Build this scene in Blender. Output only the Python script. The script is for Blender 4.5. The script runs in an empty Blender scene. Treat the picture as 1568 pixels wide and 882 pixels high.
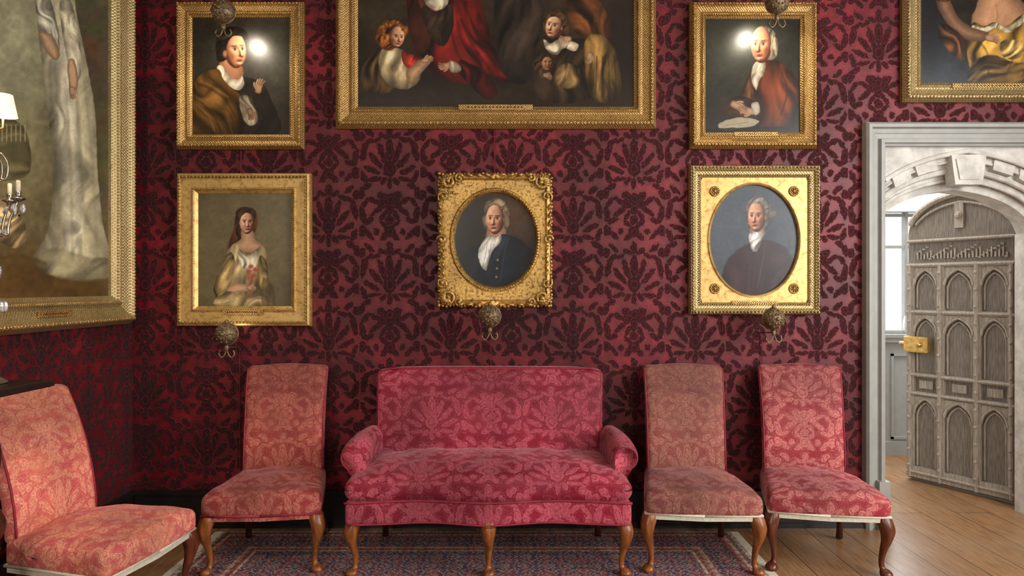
import bpy, bmesh, math, random
import numpy as np
from mathutils import Vector, Matrix
random.seed(3); rng=np.random.RandomState(5)
scene=bpy.context.scene
COL=scene.collection
F=1045.0; H=1.45; YW=4.15; XL=-2.307
try:
    scene.view_settings.view_transform='Standard'
except Exception: pass

# ---------------------------------------------------------------- helpers
def lin(c):
    return tuple(((x/12.92) if x<=0.04045 else ((x+0.055)/1.055)**2.4) for x in c)
def rgb(r,g,b): return lin((r/255,g/255,b/255))+(1,)
def empty(name,loc=(0,0,0),rz=0):
    o=bpy.data.objects.new(name,None); COL.objects.link(o); o.location=loc; o.rotation_euler=(0,0,rz); o.empty_display_size=.1
    return o
def mk(name,verts,faces,mat,parent=None,smooth=False,loc=None,rz=None):
    me=bpy.data.meshes.new(name); me.from_pydata([tuple(v) for v in verts],[],faces); me.update()
    if smooth:
        me.polygons.foreach_set('use_smooth',[True]*len(me.polygons))
    o=bpy.data.objects.new(name,me); COL.objects.link(o)
    if mat: me.materials.append(mat)
    if parent: o.parent=parent
    if loc: o.location=loc
    if rz is not None: o.rotation_euler=(0,0,rz)
    return o
class Geo:
    def __init__(s): s.v=[]; s.f=[]
    def add(s,v,f):
        n=len(s.v); s.v+= [tuple(p) for p in v]; s.f+=[tuple(i+n for i in q) for q in f]; return s
    def box(s,x0,x1,y0,y1,z0,z1):
        v=[(x0,y0,z0),(x1,y0,z0),(x1,y1,z0),(x0,y1,z0),(x0,y0,z1),(x1,y0,z1),(x1,y1,z1),(x0,y1,z1)]
        return s.add(v,[(0,3,2,1),(4,5,6,7),(0,1,5,4),(1,2,6,5),(2,3,7,6),(3,0,4,7)])
    def tube(s,pts,rad,seg=8,cap=True):
        pts=[Vector(p) for p in pts]; n=len(pts)
        if not hasattr(rad,'__len__'): rad=[rad]*n
        V=[];Fc=[]; up=None
        for i,p in enumerate(pts):
            t=(pts[min(i+1,n-1)]-pts[max(i-1,0)])
            if t.length<1e-9: t=Vector((0,0,1))
            t.normalize()
            if up is None:
                up=Vector((0,0,1)) if abs(t.z)<.9 else Vector((1,0,0))
            a=up-t*up.dot(t)
            if a.length<1e-5: a=t.orthogonal()
            a.normalize(); up=a; b=t.cross(a)
            for k in range(seg):
                w=2*math.pi*k/seg; V.append(p+(a*math.cos(w)+b*math.sin(w))*rad[i])
        for i in range(n-1):
            for k in range(seg):
                k2=(k+1)%seg; Fc.append((i*seg+k,i*seg+k2,(i+1)*seg+k2,(i+1)*seg+k))
        if cap:
            Fc.append(tuple(range(seg))[::-1]); Fc.append(tuple((n-1)*seg+k for k in range(seg)))
        return s.add(V,Fc)
    def loft(s,rings,seg=14,sub=4):
        R=cat([tuple(r) for r in rings],sub)
        V=[];Fc=[]
        for (cx,cy,z,rx,ry) in R:
            for k in range(seg):
                w=2*math.pi*k/seg; V.append((cx+math.cos(w)*rx,cy+math.sin(w)*ry,z))
        n=len(R)
        for i in range(n-1):
            for k in range(seg):
                k2=(k+1)%seg; Fc.append((i*seg+k,i*seg+k2,(i+1)*seg+k2,(i+1)*seg+k))
        Fc.append(tuple(range(seg))[::-1]); Fc.append(tuple((n-1)*seg+k for k in range(seg)))
        return s.add(V,Fc)
    def lathe(s,prof,c=(0,0,0),seg=24):
        return s.loft([(c[0],c[1],c[2]+z,max(r,1e-4),max(r,1e-4)) for r,z in prof],seg,3)
    def ball(s,c,r,seg=10,ring=6,sc=(1,1,1)):
        V=[];Fc=[]
        for i in range(ring+1):
            ph=math.pi*i/ring
            for k in range(seg):
                w=2*math.pi*k/seg
                V.append((c[0]+r*sc[0]*math.sin(ph)*math.cos(w),c[1]+r*sc[1]*math.sin(ph)*math.sin(w),c[2]+r*sc[2]*math.cos(ph)))
        for i in range(ring):
            for k in range(seg):
                k2=(k+1)%seg; Fc.append((i*seg+k,(i+1)*seg+k,(i+1)*seg+k2,i*seg+k2))
        return s.add(V,Fc)
    def rbox(s,h,r,n,fn=None,c=(0,0,0)):
        idx={};V=[];Fc=[]
        def co(i,m,hh):
            t=2*i/m-1; return (0.45*t+0.55*math.sin(t*math.pi/2))*hh
        def vid(i,j,k):
            key=(i,j,k)
            if key in idx: return idx[key]
            p=Vector((co(i,n[0],h[0]),co(j,n[1],h[1]),co(k,n[2],h[2])))
            q=Vector([max(-(h[a]-r),min(h[a]-r,p[a])) for a in range(3)])
            d=p-q
            if d.length>1e-9: p=q+d.normalized()*r
            if fn: p=Vector(fn(p.x,p.y,p.z))
            V.append((p.x+c[0],p.y+c[1],p.z+c[2])); idx[key]=len(V)-1; return idx[key]
        a,b,e=n
        for i in range(a):
            for j in range(b):
                Fc.append((vid(i,j,0),vid(i,j+1,0),vid(i+1,j+1,0),vid(i+1,j,0)))
                Fc.append((vid(i,j,e),vid(i+1,j,e),vid(i+1,j+1,e),vid(i,j+1,e)))
        for i in range(a):
            for k in range(e):
                Fc.append((vid(i,0,k),vid(i+1,0,k),vid(i+1,0,k+1),vid(i,0,k+1)))
                Fc.append((vid(i,b,k),vid(i,b,k+1),vid(i+1,b,k+1),vid(i+1,b,k)))
        for j in range(b):
            for k in range(e):
                Fc.append((vid(0,j,k),vid(0,j,k+1),vid(0,j+1,k+1),vid(0,j+1,k)))
                Fc.append((vid(a,j,k),vid(a,j+1,k),vid(a,j+1,k+1),vid(a,j,k+1)))
        return s.add(V,Fc)
    def obj(s,name,mat,parent=None,smooth=False,loc=None,rz=None):
        return mk(name,s.v,s.f,mat,parent,smooth,loc,rz)
def cat(P,sub=4,closed=False):
    P=[np.array(p,float) for p in P]; n=len(P); out=[]
    rngi=range(n if closed else n-1)
    for i in rngi:
        if closed: a,b,c,d=P[(i-1)%n],P[i],P[(i+1)%n],P[(i+2)%n]
        else: a,b,c,d=P[max(i-1,0)],P[i],P[i+1],P[min(i+2,n-1)]
        for k in range(sub):
            t=k/sub
            out.append(.5*((2*b)+(-a+c)*t+(2*a-5*b+4*c-d)*t*t+(-a+3*b-3*c+d)*t**3))
    if not closed: out.append(P[-1])
    return out

# ---------------------------------------------------------------- materials
def newmat(name):
    m=bpy.data.materials.new(name); m.use_nodes=True; nt=m.node_tree
    b=nt.nodes['Principled BSDF']; return m,nt,b
class NT:
    def __init__(s,nt): s.nt=nt
    def n(s,t,**kw):
        nd=s.nt.nodes.new(t)
        for k,v in kw.items(): setattr(nd,k,v)
        return nd
    def l(s,a,b): s.nt.links.new(a,b)
    def math(s,op,a,b=None,c=None):
        nd=s.n('ShaderNodeMath',operation=op)
        for i,x in enumerate((a,b,c)):
            if x is None: continue
            if isinstance(x,(int,float)): nd.inputs[i].default_value=x
            else: s.l(x,nd.inputs[i])
        return nd.outputs[0]
    def mix(s,f,a,b,mode='MIX'):
        nd=s.n('ShaderNodeMix',data_type='RGBA',blend_type=mode)
        for i,x in ((0,f),(6,a),(7,b)):
            if isinstance(x,(int,float)): nd.inputs[i].default_value=x
            elif isinstance(x,tuple): nd.inputs[i].default_value=x
            else: s.l(x,nd.inputs[i])
        return nd.outputs[2]
    def noise(s,vec,scale,detail=3,rough=.5):
        nd=s.n('ShaderNodeTexNoise'); nd.inputs['Scale'].default_value=scale; nd.inputs['Detail'].default_value=detail; nd.inputs['Roughness'].default_value=rough
        if vec is not None: s.l(vec,nd.inputs['Vector'])
        return nd.outputs['Fac']
    def ramp(s,f,lo,hi):
        nd=s.n('ShaderNodeMapRange',interpolation_type='SMOOTHSTEP'); s.l(f,nd.inputs[0]); nd.inputs[1].default_value=lo; nd.inputs[2].default_value=hi
        return nd.outputs[0]
    def map(s,vec,loc=(0,0,0),rot=(0,0,0),sc=(1,1,1),vt='POINT'):
        nd=s.n('ShaderNodeMapping',vector_type=vt); nd.inputs['Location'].default_value=loc; nd.inputs['Rotation'].default_value=rot; nd.inputs['Scale'].default_value=sc
        s.l(vec,nd.inputs['Vector']); return nd.outputs[0]
    def bump(s,h,strength,dist,bs):
        nd=s.n('ShaderNodeBump'); nd.inputs['Strength'].default_value=strength; nd.inputs['Distance'].default_value=dist
        s.l(h,nd.inputs['Height']); s.l(nd.outputs[0],bs.inputs['Normal']); return nd
def simple(name,col,rough=.5,metal=0,nscale=20,namp=.25,bump=.0,spec=.5,stretch=(1,1,1)):
    m,nt,b=newmat(name); T=NT(nt); tc=T.n('ShaderNodeTexCoord').outputs['Object']
    v=T.map(tc,sc=stretch); f=T.noise(v,nscale,4,.6)
    d=tuple(c*(1-namp) for c in col[:3])+(1,); e=tuple(min(1,c*(1+namp)) for c in col[:3])+(1,)
    T.l(T.mix(T.ramp(f,.3,.7),d,e),b.inputs['Base Color'])
    b.inputs['Roughness'].default_value=rough; b.inputs['Metallic'].default_value=metal
    b.inputs['Specular IOR Level'].default_value=spec
    if bump: T.bump(f,bump,.005,b)
    return m

# damask group (cut-velvet motif, half-drop repeat)
CW=.327; CH=.62
g=bpy.data.node_groups.new('damask','ShaderNodeTree')
g.interface.new_socket('Vector',in_out='INPUT',socket_type='NodeSocketVector')
g.interface.new_socket('D',in_out='OUTPUT',socket_type='NodeSocketFloat')
T=NT(g); gi=T.n('NodeGroupInput'); go=T.n('NodeGroupOutput')
nz=T.n('ShaderNodeTexNoise'); nz.inputs['Scale'].default_value=46; nz.inputs['Detail'].default_value=3; T.l(gi.outputs[0],nz.inputs['Vector'])
sub=T.n('ShaderNodeVectorMath',operation='SUBTRACT'); T.l(nz.outputs['Color'],sub.inputs[0]); sub.inputs[1].default_value=(.5,.5,.5)
scl=T.n('ShaderNodeVectorMath',operation='SCALE'); T.l(sub.outputs[0],scl.inputs[0]); scl.inputs['Scale'].default_value=.030
sp0=T.n('ShaderNodeSeparateXYZ'); T.l(gi.outputs[0],sp0.inputs[0])
u,v=sp0.outputs[0],sp0.outputs[1]
col=T.math('ROUND',T.math('DIVIDE',u,CW))
lx=T.math('ABSOLUTE',T.math('SUBTRACT',u,T.math('MULTIPLY',col,CW)))
par=T.math('FLOORED_MODULO',col,2.0)
v2=T.math('ADD',v,T.math('MULTIPLY',par,CH/2))
ly=T.math('SUBTRACT',v2,T.math('MULTIPLY',T.math('ROUND',T.math('DIVIDE',v2,CH)),CH))
cb=T.n('ShaderNodeCombineXYZ'); T.l(lx,cb.inputs[0]); T.l(ly,cb.inputs[1])
ad=T.n('ShaderNodeVectorMath',operation='ADD'); T.l(cb.outputs[0],ad.inputs[0]); T.l(scl.outputs[0],ad.inputs[1])
P=ad.outputs[0]
EL=[ # palmette
 (0,.175,.022,.062,0),(.040,.155,.017,.062,-18),(.074,.118,.017,.056,-40),(.096,.068,.015,.050,-64),(.082,.018,.013,.038,-98),
 (0,.075,.034,.044,0),(.034,.008,.014,.026,40),(0,.0,.014,.034,0),
 # lower flower
 (0,-.088,.030,.032,0),(.042,-.070,.026,.022,20),(.040,-.115,.024,.026,-30),(0,-.14,.020,.034,0),
 (.080,-.098,.014,.036,-58),(.072,-.152,.015,.046,-128),(.034,-.175,.013,.032,-150),
 (0,-.2,.024,.026,0),(.034,-.222,.013,.030,-50),
 (0,-.262,.030,.030,0),(.030,-.29,.017,.030,40),(0,.27,.018,.034,0),(.034,.25,.013,.028,-60),
 # side scroll leaves
 (.138,.165,.018,.054,12),(.118,.215,.013,.036,55),(.150,.245,.022,.026,0),(.108,.270,.015,.032,-50),(.072,.228,.012,.028,60),
 (.138,.03,.015,.040,-20),(.12,-.02,.016,.026,60),(.150,-.055,.018,.034,10),
 (.130,-.105,.013,.032,35),(.145,-.172,.018,.048,-12),(.112,-.205,.015,.030,60),(.148,-.258,.024,.030,0),(.108,-.280,.014,.034,-40),(.07,-.262,.016,.018,0)]
cur=None
for (cx,cy,a,b_,r) in EL:
    mv=T.map(P,loc=(cx,cy,0),rot=(0,0,math.radians(r)),sc=(a,b_,1),vt='TEXTURE')
    L=T.n('ShaderNodeVectorMath',operation='LENGTH'); T.l(mv,L.inputs[0])
    cur=L.outputs['Value'] if cur is None else T.math('MINIMUM',cur,L.outputs['Value'])
T.l(cur,go.inputs[0])

def damask(name,ground,motif,line,rough_g=.4,rough_m=.9,voff=0,scale=1.0,wear=None,sheen=.3,spec=.4,wall=False,uoff=0,blotch=None,wearamt=.55,tint=(1,.55,.6,1),edge=(.84,1.12)):
    m,nt,b=newmat(name); T=NT(nt); tc=T.n('ShaderNodeTexCoord')
    so=T.n('ShaderNodeSeparateXYZ'); T.l(tc.outputs['Object'],so.inputs[0])
    sn=T.n('ShaderNodeSeparateXYZ'); T.l(tc.outputs['Normal'],sn.inputs[0])
    side=T.math('GREATER_THAN',T.math('ABSOLUTE',sn.outputs[0]),.72)
    x,y,z=so.outputs[0],so.outputs[1],so.outputs[2]
    u=T.math('ADD',T.math('MULTIPLY',x,T.math('SUBTRACT',1.0,side)),T.math('MULTIPLY',y,side))
    v=z if wall else T.math('SUBTRACT',z,T.math('MULTIPLY',T.math('MULTIPLY',y,T.math('SUBTRACT',1.0,side)),-1.0))
    cb=T.n('ShaderNodeCombineXYZ'); T.l(T.math('MULTIPLY_ADD',u,scale,uoff),cb.inputs[0]); T.l(T.math('MULTIPLY_ADD',v,scale,voff),cb.inputs[1])
    gn=T.n('ShaderNodeGroup'); gn.node_tree=g; T.l(cb.outputs[0],gn.inputs[0])
    fine=T.noise(tc.outputs['Object'],120,3,.7)
    d=T.math('ADD',gn.outputs[0],T.math('MULTIPLY',T.math('SUBTRACT',fine,.5),.35))
    mask=T.math('SUBTRACT',1.0,T.ramp(d,*edge))
    inner=T.math('MULTIPLY',T.ramp(d,.38,.5),T.math('SUBTRACT',1.0,T.ramp(d,.56,.70)))
    outer=T.math('MULTIPLY',T.ramp(d,1.2,1.3),T.math('SUBTRACT',1.0,T.ramp(d,1.38,1.5)))
    big=T.noise(tc.outputs['Object'],1.6,3); med=T.noise(tc.outputs['Object'],9,4,.6)
    gcol=ground
    if blotch: gcol=T.mix(T.ramp(med,.38,.68),ground,blotch)
    c=T.mix(mask,gcol,motif)
    c=T.mix(T.math('MULTIPLY',inner,.6),c,line)
    c=T.mix(T.math('MULTIPLY',outer,.4),c,motif)
    if wear:
        c=T.mix(T.math('MULTIPLY',T.ramp(T.noise(tc.outputs['Object'],5,4,.65),.40,.70),wearamt),c,wear)
    c=T.mix(1.0,c,T.mix(T.ramp(big,.3,.7),(.62,.62,.62,1),(1.28,1.2,1.2,1)),'MULTIPLY')
    c=T.mix(1.0,c,T.mix(T.ramp(fine,.3,.7),(.72,.72,.72,1),(1.22,1.22,1.22,1)),'MULTIPLY')
    T.l(c,b.inputs['Base Color'])
    T.l(T.math('ADD',rough_g,T.math('MULTIPLY',mask,rough_m-rough_g)),b.inputs['Roughness'])
    b.inputs['Specular IOR Level'].default_value=spec
    b.inputs['Sheen Weight'].default_value=sheen; b.inputs['Sheen Roughness'].default_value=.4
    b.inputs['Sheen Tint'].default_value=tint
    hgt=T.math('ADD',mask,T.math('MULTIPLY',fine,.5)); T.bump(hgt,.35,.004,b)
    return m
M_wall=damask('damask_wall_hanging',rgb(92,15,26),rgb(40,7,12),rgb(102,17,28),rough_g=.46,voff=.02,wall=True,sheen=.10,spec=.36,blotch=rgb(122,22,34),tint=(1,.7,.65,1),scale=.88,edge=(.80,1.18))
M_sofa=damask('crimson_damask',rgb(134,18,44),rgb(182,84,98),rgb(138,24,50),voff=.16,rough_g=.6,sheen=.28,spec=.3,scale=.95,wear=rgb(138,54,64),wearamt=.35)
M_chair=damask('faded_rose_damask',rgb(146,56,54),rgb(182,108,94),rgb(136,50,50),voff=.1,rough_g=.65,wear=rgb(136,78,64),sheen=.22,spec=.25,scale=1.0)
M_chaird=damask('dusty_pink_damask',rgb(150,50,58),rgb(200,122,118),rgb(142,46,54),voff=.22,rough_g=.65,wear=rgb(150,84,78),sheen=.22,spec=.25,scale=1.0,wearamt=.35)
M_chairc=damask('faded_brown_damask',rgb(136,70,66),rgb(166,112,98),rgb(126,60,58),voff=.1,rough_g=.65,wear=rgb(140,96,80),sheen=.22,spec=.25,scale=1.0)
M_chaira=damask('faded_coral_damask',rgb(202,96,96),rgb(230,154,128),rgb(194,84,86),voff=.05,rough_g=.7,wear=rgb(214,136,102),sheen=.2,spec=.2,scale=1.0)
M_pipe=simple('crimson_piping',rgb(140,28,46),.7)
M_linen=simple('cream_linen',rgb(200,192,172),.9,nscale=60,namp=.12)
M_black=simple('black_painted_skirting',rgb(28,24,24),.35,nscale=8)
M_walnut=simple('walnut',rgb(132,76,36),.3,nscale=14,namp=.45,stretch=(3,3,.6))
M_dark=simple('dark_mahogany',rgb(62,30,18),.3,nscale=14,namp=.4,stretch=(3,3,.6))
M_legd=simple('red_mahogany',rgb(92,44,26),.28,nscale=14,namp=.4,stretch=(3,3,.6))
M_ebony=simple('ebonised_wood',rgb(30,24,22),.3)
M_brass=simple('brass',rgb(200,164,96),.3,metal=.8,nscale=30)
M_stone=simple('pale_limestone',rgb(202,199,192),.85,nscale=11,namp=.2,bump=.6)
M_trim=simple('grey_painted_trim',rgb(152,152,147),.5,nscale=9,namp=.07,bump=.1)
M_hall=simple('white_plaster',rgb(220,218,212),.9,nscale=4,namp=.04)
M_oak=simple('weathered_grey_oak',rgb(122,114,104),.7,nscale=22,namp=.32,bump=.5,stretch=(5,5,.5))
M_oakd=simple('grey_oak_rib',rgb(160,151,139),.65,nscale=22,namp=.28,bump=.5,stretch=(5,5,.5))
M_wains=simple('grey_green_panelling',rgb(160,163,158),.6,namp=.05)
M_ceil=simple('ceiling_plaster',rgb(190,182,170),.9,namp=.05)
M_cord=simple('red_cord',rgb(110,20,34),.8)
M_silver=simple('tarnished_silver',rgb(150,146,134),.25,metal=.9)
def goldmat(name,base,dark,ns=60,metal=.6,rough=.36,bumps=.5,pat=None,blot=.35):
    m,nt,b=newmat(name); T=NT(nt); tc=T.n('ShaderNodeTexCoord').outputs['Object']
    f=T.noise(tc,ns,4,.65); f2=T.noise(tc,7,3)
    k=T.ramp(f,.30,.56); h=f
    if pat:
        sp=T.n('ShaderNodeSeparateXYZ'); T.l(tc,sp.inputs[0])
        s1=T.math('SINE',T.math('MULTIPLY',sp.outputs[0],pat)); s2=T.math('SINE',T.math('MULTIPLY',sp.outputs[2],pat))
        pr=T.math('MULTIPLY',s1,s2); h=T.math('ADD',f,T.math('MULTIPLY',pr,.6)); k=T.math('MULTIPLY',k,T.ramp(pr,-.9,.1))
    c=T.mix(k,dark,base); c=T.mix(T.math('MULTIPLY',T.ramp(f2,.4,.75),blot),c,dark)
    T.l(c,b.inputs['Base Color']); b.inputs['Metallic'].default_value=metal; b.inputs['Roughness'].default_value=rough
    T.bump(h,bumps,.004,b); return m
M_gold=goldmat('gilded_wood',rgb(204,166,100),rgb(112,80,40),ns=130,pat=420,bumps=.45)
M_goldp=goldmat('gilded_flat',rgb(204,170,104),rgb(160,122,68),ns=30,bumps=.1,rough=.42,blot=.3)
M_goldd=goldmat('gilded_ornament',rgb(204,164,92),rgb(80,54,24),ns=60,bumps=.7)
M_goldl=goldmat('pale_gilding',rgb(198,178,128),rgb(136,110,66),ns=130,pat=360,bumps=.4)
M_bronze=goldmat('pierced_bronze',rgb(150,128,96),rgb(44,36,28),ns=90,metal=.6,rough=.45,bumps=.8)

def paintmat(name,rough=.30,gain=1.0,spec=.42):
    m,nt,b=newmat(name); T=NT(nt); at=T.n('ShaderNodeAttribute'); at.attribute_name='Col'
    tc=T.n('ShaderNodeTexCoord').outputs['Object']; f=T.noise(tc,260,2,.6); f2=T.noise(tc,30,3,.6)
    c=T.mix(1.0,at.outputs['Color'],T.mix(T.ramp(f,.25,.75),(.88*gain,.88*gain,.88*gain,1),(1.08*gain,1.08*gain,1.08*gain,1)),'MULTIPLY')
    T.l(c,b.inputs['Base Color']); b.inputs['Roughness'].default_value=rough; b.inputs['Specular IOR Level'].default_value=spec
    T.bump(T.math('ADD',f,f2),.10,.002,b); return m
M_paint=paintmat('varnished_oil_paint',gain=.84,spec=.36)
M_paint_hi=paintmat('varnished_oil_paint_lamplit',gain=.66,spec=.40)
M_paint_l=paintmat('aged_oil_paint',gain=.95,spec=.22,rough=.4)

# ---------------------------------------------------------------- painter
def vnoise(X,Y,s,seed=0):
    x=X/s+seed*17.3+500; y=Y/s+seed*9.1+500
    xi=np.floor(x).astype(np.int64); yi=np.floor(y).astype(np.int64); fx=x-xi; fy=y-yi
    fx=fx*fx*(3-2*fx); fy=fy*fy*(3-2*fy)
    def h(a,b):
        n=(a*374761393+b*668265263+seed*1442695)&0x7fffffff; n=((n^(n>>13))*1274126177)&0x7fffffff
        return ((n^(n>>16))&0xffff)/65535.0
    return (h(xi,yi)*(1-fx)+h(xi+1,yi)*fx)*(1-fy)+(h(xi,yi+1)*(1-fx)+h(xi+1,yi+1)*fx)*fy
class Paint:
    def __init__(s,X,Y,bg):
        s.X=X.ravel(); s.Y=Y.ravel(); s.C=np.zeros((s.X.size,3))+np.array(bg)/255.
        s.seed=1
    def mottle(s,amp=.15,sc=12):
        n=.6*vnoise(s.X,s.Y,sc,3)+.4*vnoise(s.X,s.Y,sc/3,4)
        s.C*= (1+amp*(n-.5)*2)[:,None]
    def _idx(s,x0,x1,y0,y1):
        return np.nonzero((s.X>x0)&(s.X<x1)&(s.Y>y0)&(s.Y<y1))[0]
    def blob(s,cx,cy,rx,ry,col,rot=0,soft=.35,a=1.0):
        R=max(rx,ry)*(1+soft)+1; I=s._idx(cx-R,cx+R,cy-R,cy+R)
        if not len(I): return
        c,n=math.cos(math.radians(rot)),math.sin(math.radians(rot)); dx=s.X[I]-cx; dy=s.Y[I]-cy
        d=np.hypot((dx*c+dy*n)/rx,(-dx*n+dy*c)/ry)
        t=np.clip((1+soft-d)/(2*soft),0,1); t=t*t*(3-2*t)*a
        s.C[I]=s.C[I]*(1-t[:,None])+np.array(col)/255.*t[:,None]
    def poly(s,pts,col,soft=1.5,a=1.0,smooth=True,light=(0,0),folds=None,rnd=.25,wob=.6):
        s.seed+=1
        Q=np.array(cat(pts,5,True)) if smooth else np.array(pts,float)
        pad=soft+3; I=s._idx(Q[:,0].min()-pad,Q[:,0].max()+pad,Q[:,1].min()-pad,Q[:,1].max()+pad)
        if not len(I): return
        x=s.X[I]; y=s.Y[I]
        if wob:
            wx=(vnoise(x,y,6,s.seed)-.5)*wob*2; wy=(vnoise(x,y,6,s.seed+50)-.5)*wob*2
            x=x+wx; y=y+wy
        dm=np.full(x.shape,1e9); ins=np.zeros(x.shape,bool); n=len(Q)
        for i in range(n):
            ax,ay=Q[i]; bx,by=Q[(i+1)%n]; ex,ey=bx-ax,by-ay; L=ex*ex+ey*ey+1e-12
            t=np.clip(((x-ax)*ex+(y-ay)*ey)/L,0,1); dm=np.minimum(dm,(x-ax-ex*t)**2+(y-ay-ey*t)**2)
            if ay!=by:
                cnd=((ay>y)!=(by>y))&(x<(ex)*(y-ay)/(by-ay)+ax); ins^=cnd
        sd=np.sqrt(dm)*np.where(ins,1,-1)
        t=np.clip((sd+soft*.5)/soft,0,1); t=t*t*(3-2*t)*a
        cx,cy=Q[:,0].mean(),Q[:,1].mean(); hw=max(Q[:,0].max()-Q[:,0].min(),1)/2; hh=max(Q[:,1].max()-Q[:,1].min(),1)/2
        sh=1+light[0]*(x-cx)/hw+light[1]*(y-cy)/hh
        sh*= (1-rnd)+rnd*np.clip(sd/(min(hw,hh)*.5),0,1)
        if folds:
            ang,per,amp=folds; c,sn=math.cos(math.radians(ang)),math.sin(math.radians(ang))
            wv=(vnoise(x,y,per*4,s.seed+9)-.5)*per*4
            ac=x*c+y*sn+wv; al=(-x*sn+y*c)*.16
            n1=vnoise(ac,al,per*.9,s.seed+4); n2=vnoise(ac+77,al*1.6,per*.42,s.seed+5)
            f=(n1-.5)*2*1.3+(n2-.5)*2*.5
            sh*=np.clip(1+amp*1.25*f,.25,1.8)
        cc=np.clip((np.array(col)/255.)[None]*sh[:,None],0,1)
        s.C[I]=s.C[I]*(1-t[:,None])+cc*t[:,None]
    def stroke(s,pts,w,col,a=1.0,soft=1.0):
        Q=np.array(cat([tuple(p) for p in pts],4)); pad=w+soft+1
        I=s._idx(Q[:,0].min()-pad,Q[:,0].max()+pad,Q[:,1].min()-pad,Q[:,1].max()+pad)
        if not len(I): return
        x=s.X[I]; y=s.Y[I]; dm=np.full(x.shape,1e9)
        for i in range(len(Q)-1):
            ax,ay=Q[i]; bx,by=Q[i+1]; ex,ey=bx-ax,by-ay; L=ex*ex+ey*ey+1e-12
            t=np.clip(((x-ax)*ex+(y-ay)*ey)/L,0,1); dm=np.minimum(dm,(x-ax-ex*t)**2+(y-ay-ey*t)**2)
        t=np.clip((w/2+soft/2-np.sqrt(dm))/soft,0,1)*a
        s.C[I]=s.C[I]*(1-t[:,None])+np.array(col)/255.*t[:,None]
    def head(s,cx,cy,w,h,skin=(222,172,136),yaw=0.,tilt=0.,light=-1,blush=.5,age=0):
        R=max(w,h)*.75; I=s._idx(cx-R,cx+R,cy-R,cy+R)
        if not len(I): return
        ct,st=math.cos(math.radians(tilt)),math.sin(math.radians(tilt))
        dx=s.X[I]-cx; dy=s.Y[I]-cy
        a=(dx*ct+dy*st)/w; b=(-dx*st+dy*ct)/h
        def hgt(a,b):
            wd=np.where(b<.0,.5*np.sqrt(np.clip(1-(b/.56)**2,0,1)),.5*(1-.44*np.clip(b/.5,0,1.1)**2.0)*np.sqrt(np.clip(1-(b/.53)**6,0,1)))
            wd=np.maximum(wd,1e-3); r=np.clip(np.abs(a)/wd,0,1)
            z=.40*np.sqrt(np.clip(1-r**2.4,0,1))*np.minimum(1,wd/.5)**.5
            f=yaw*.17
            def g(x0,y0,sx,sy): return np.exp(-((a-x0)/sx)**2-((b-y0)/sy)**2)
            nx=f+(b+.08)*yaw*.22
            z=z+.13*np.exp(-((a-nx-f*.35)/.06)**2)*np.clip((b+.12)/.26,0,1)*np.where(b<.17,1,np.exp(-((b-.17)/.03)**2))
            z=z+.06*g(f*1.5,.15,.09,.045)
            for sg in (-1,1):
                wq=1-.3*max(0,sg*yaw)
                z=z-.06*g(f+sg*.2*wq,-.05,.11*wq,.06)+.03*g(f+sg*.2*wq,-.035,.07*wq,.035)+.03*g(f+sg*.2*wq,-.15,.15,.04)+.04*g(f+sg*.24,.11,.13,.11)
            z=z+.045*g(f*1.15,.28,.12,.04)-.03*g(f*1.15,.35,.13,.028)+.055*g(f*1.05,.43,.12,.06)
            return z,wd
        e=.014
        z0,wd=hgt(a,b); zx=(hgt(a+e,b)[0]-hgt(a-e,b)[0])/(2*e); zy=(hgt(a,b+e)[0]-hgt(a,b-e)[0])/(2*e)
        n=np.sqrt(1+zx**2+(zy*.8)**2); L=np.array([light*.54,-.45,.71]); L=L/np.linalg.norm(L)
        sh=np.clip((-zx*L[0]-zy*.8*L[1]+L[2])/n,0,1)
        sh=.27+.80*sh
        sk=np.array(skin,float)/255.
        tint=np.stack([sh**.85,sh**1.10,sh**1.24],-1)
        c=sk[None]*tint*1.02
        f=yaw*.17
        def g(x0,y0,sx,sy): return np.exp(-((a-x0)/sx)**2-((b-y0)/sy)**2)
        def lay(c,t,col): return c*(1-t[:,None])+np.array(col)[None]/255.*t[:,None]
        for sg in (-1,1):
            t=g(f+sg*.25,.14,.13,.10)*.4*blush; c=c*(1-t[:,None])+c*np.array([1.06,.72,.66])[None]*t[:,None]
        t=g(f*1.6,.15,.07,.05)*.25*blush; c=c*(1-t[:,None])+c*np.array([1.06,.78,.7])[None]*t[:,None]
        lp=np.clip(g(f*1.15,.262,.12,.022)+g(f*1.15,.294,.09,.022),0,1)*.8; c=c*(1-lp[:,None])+c*np.array([.93,.48,.44])[None]*lp[:,None]
        c=lay(c,g(f*1.15,.277,.12,.009)*.8,(70,24,20))
        for sg in (-1,1): c=lay(c,g(f*1.7+sg*.045,.182,.026,.012)*.7,(78,34,26))
        c=lay(c,g(f*1.5,.2,.08,.014)*.35,(104,56,42))
        for sg in (-1,1):
            wq=1-.3*max(0,sg*yaw); ex=f+sg*.2*wq
            c=lay(c,g(ex,-.032,.078*wq,.026)*.55,(196,180,164))
            c=lay(c,np.clip(g(ex+yaw*.025,-.034,.040,.032)*1.5,0,1),(32,22,16))
            c=lay(c,g(ex,-.064,.096*wq,.014)*.8,(54,28,20))
            c=lay(c,g(ex,.006,.08*wq,.011)*.3,(112,64,50))
            c=lay(c,np.exp(-((a-ex)/(.12*wq))**4-((b+.138+1.6*(a-ex)**2)/.020)**2)*.6,(72,46,30))
        if age:
            for sg in (-1,1):
                c=lay(c,np.exp(-((a-f*1.2-sg*(.10+(b-.16)*.5))/.014)**2)*((b>.15)&(b<.33))*.4,(124,70,54))
        al=np.clip((wd-np.abs(a))*w/1.2,0,1)*((b>-.56)&(b<.53))
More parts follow.
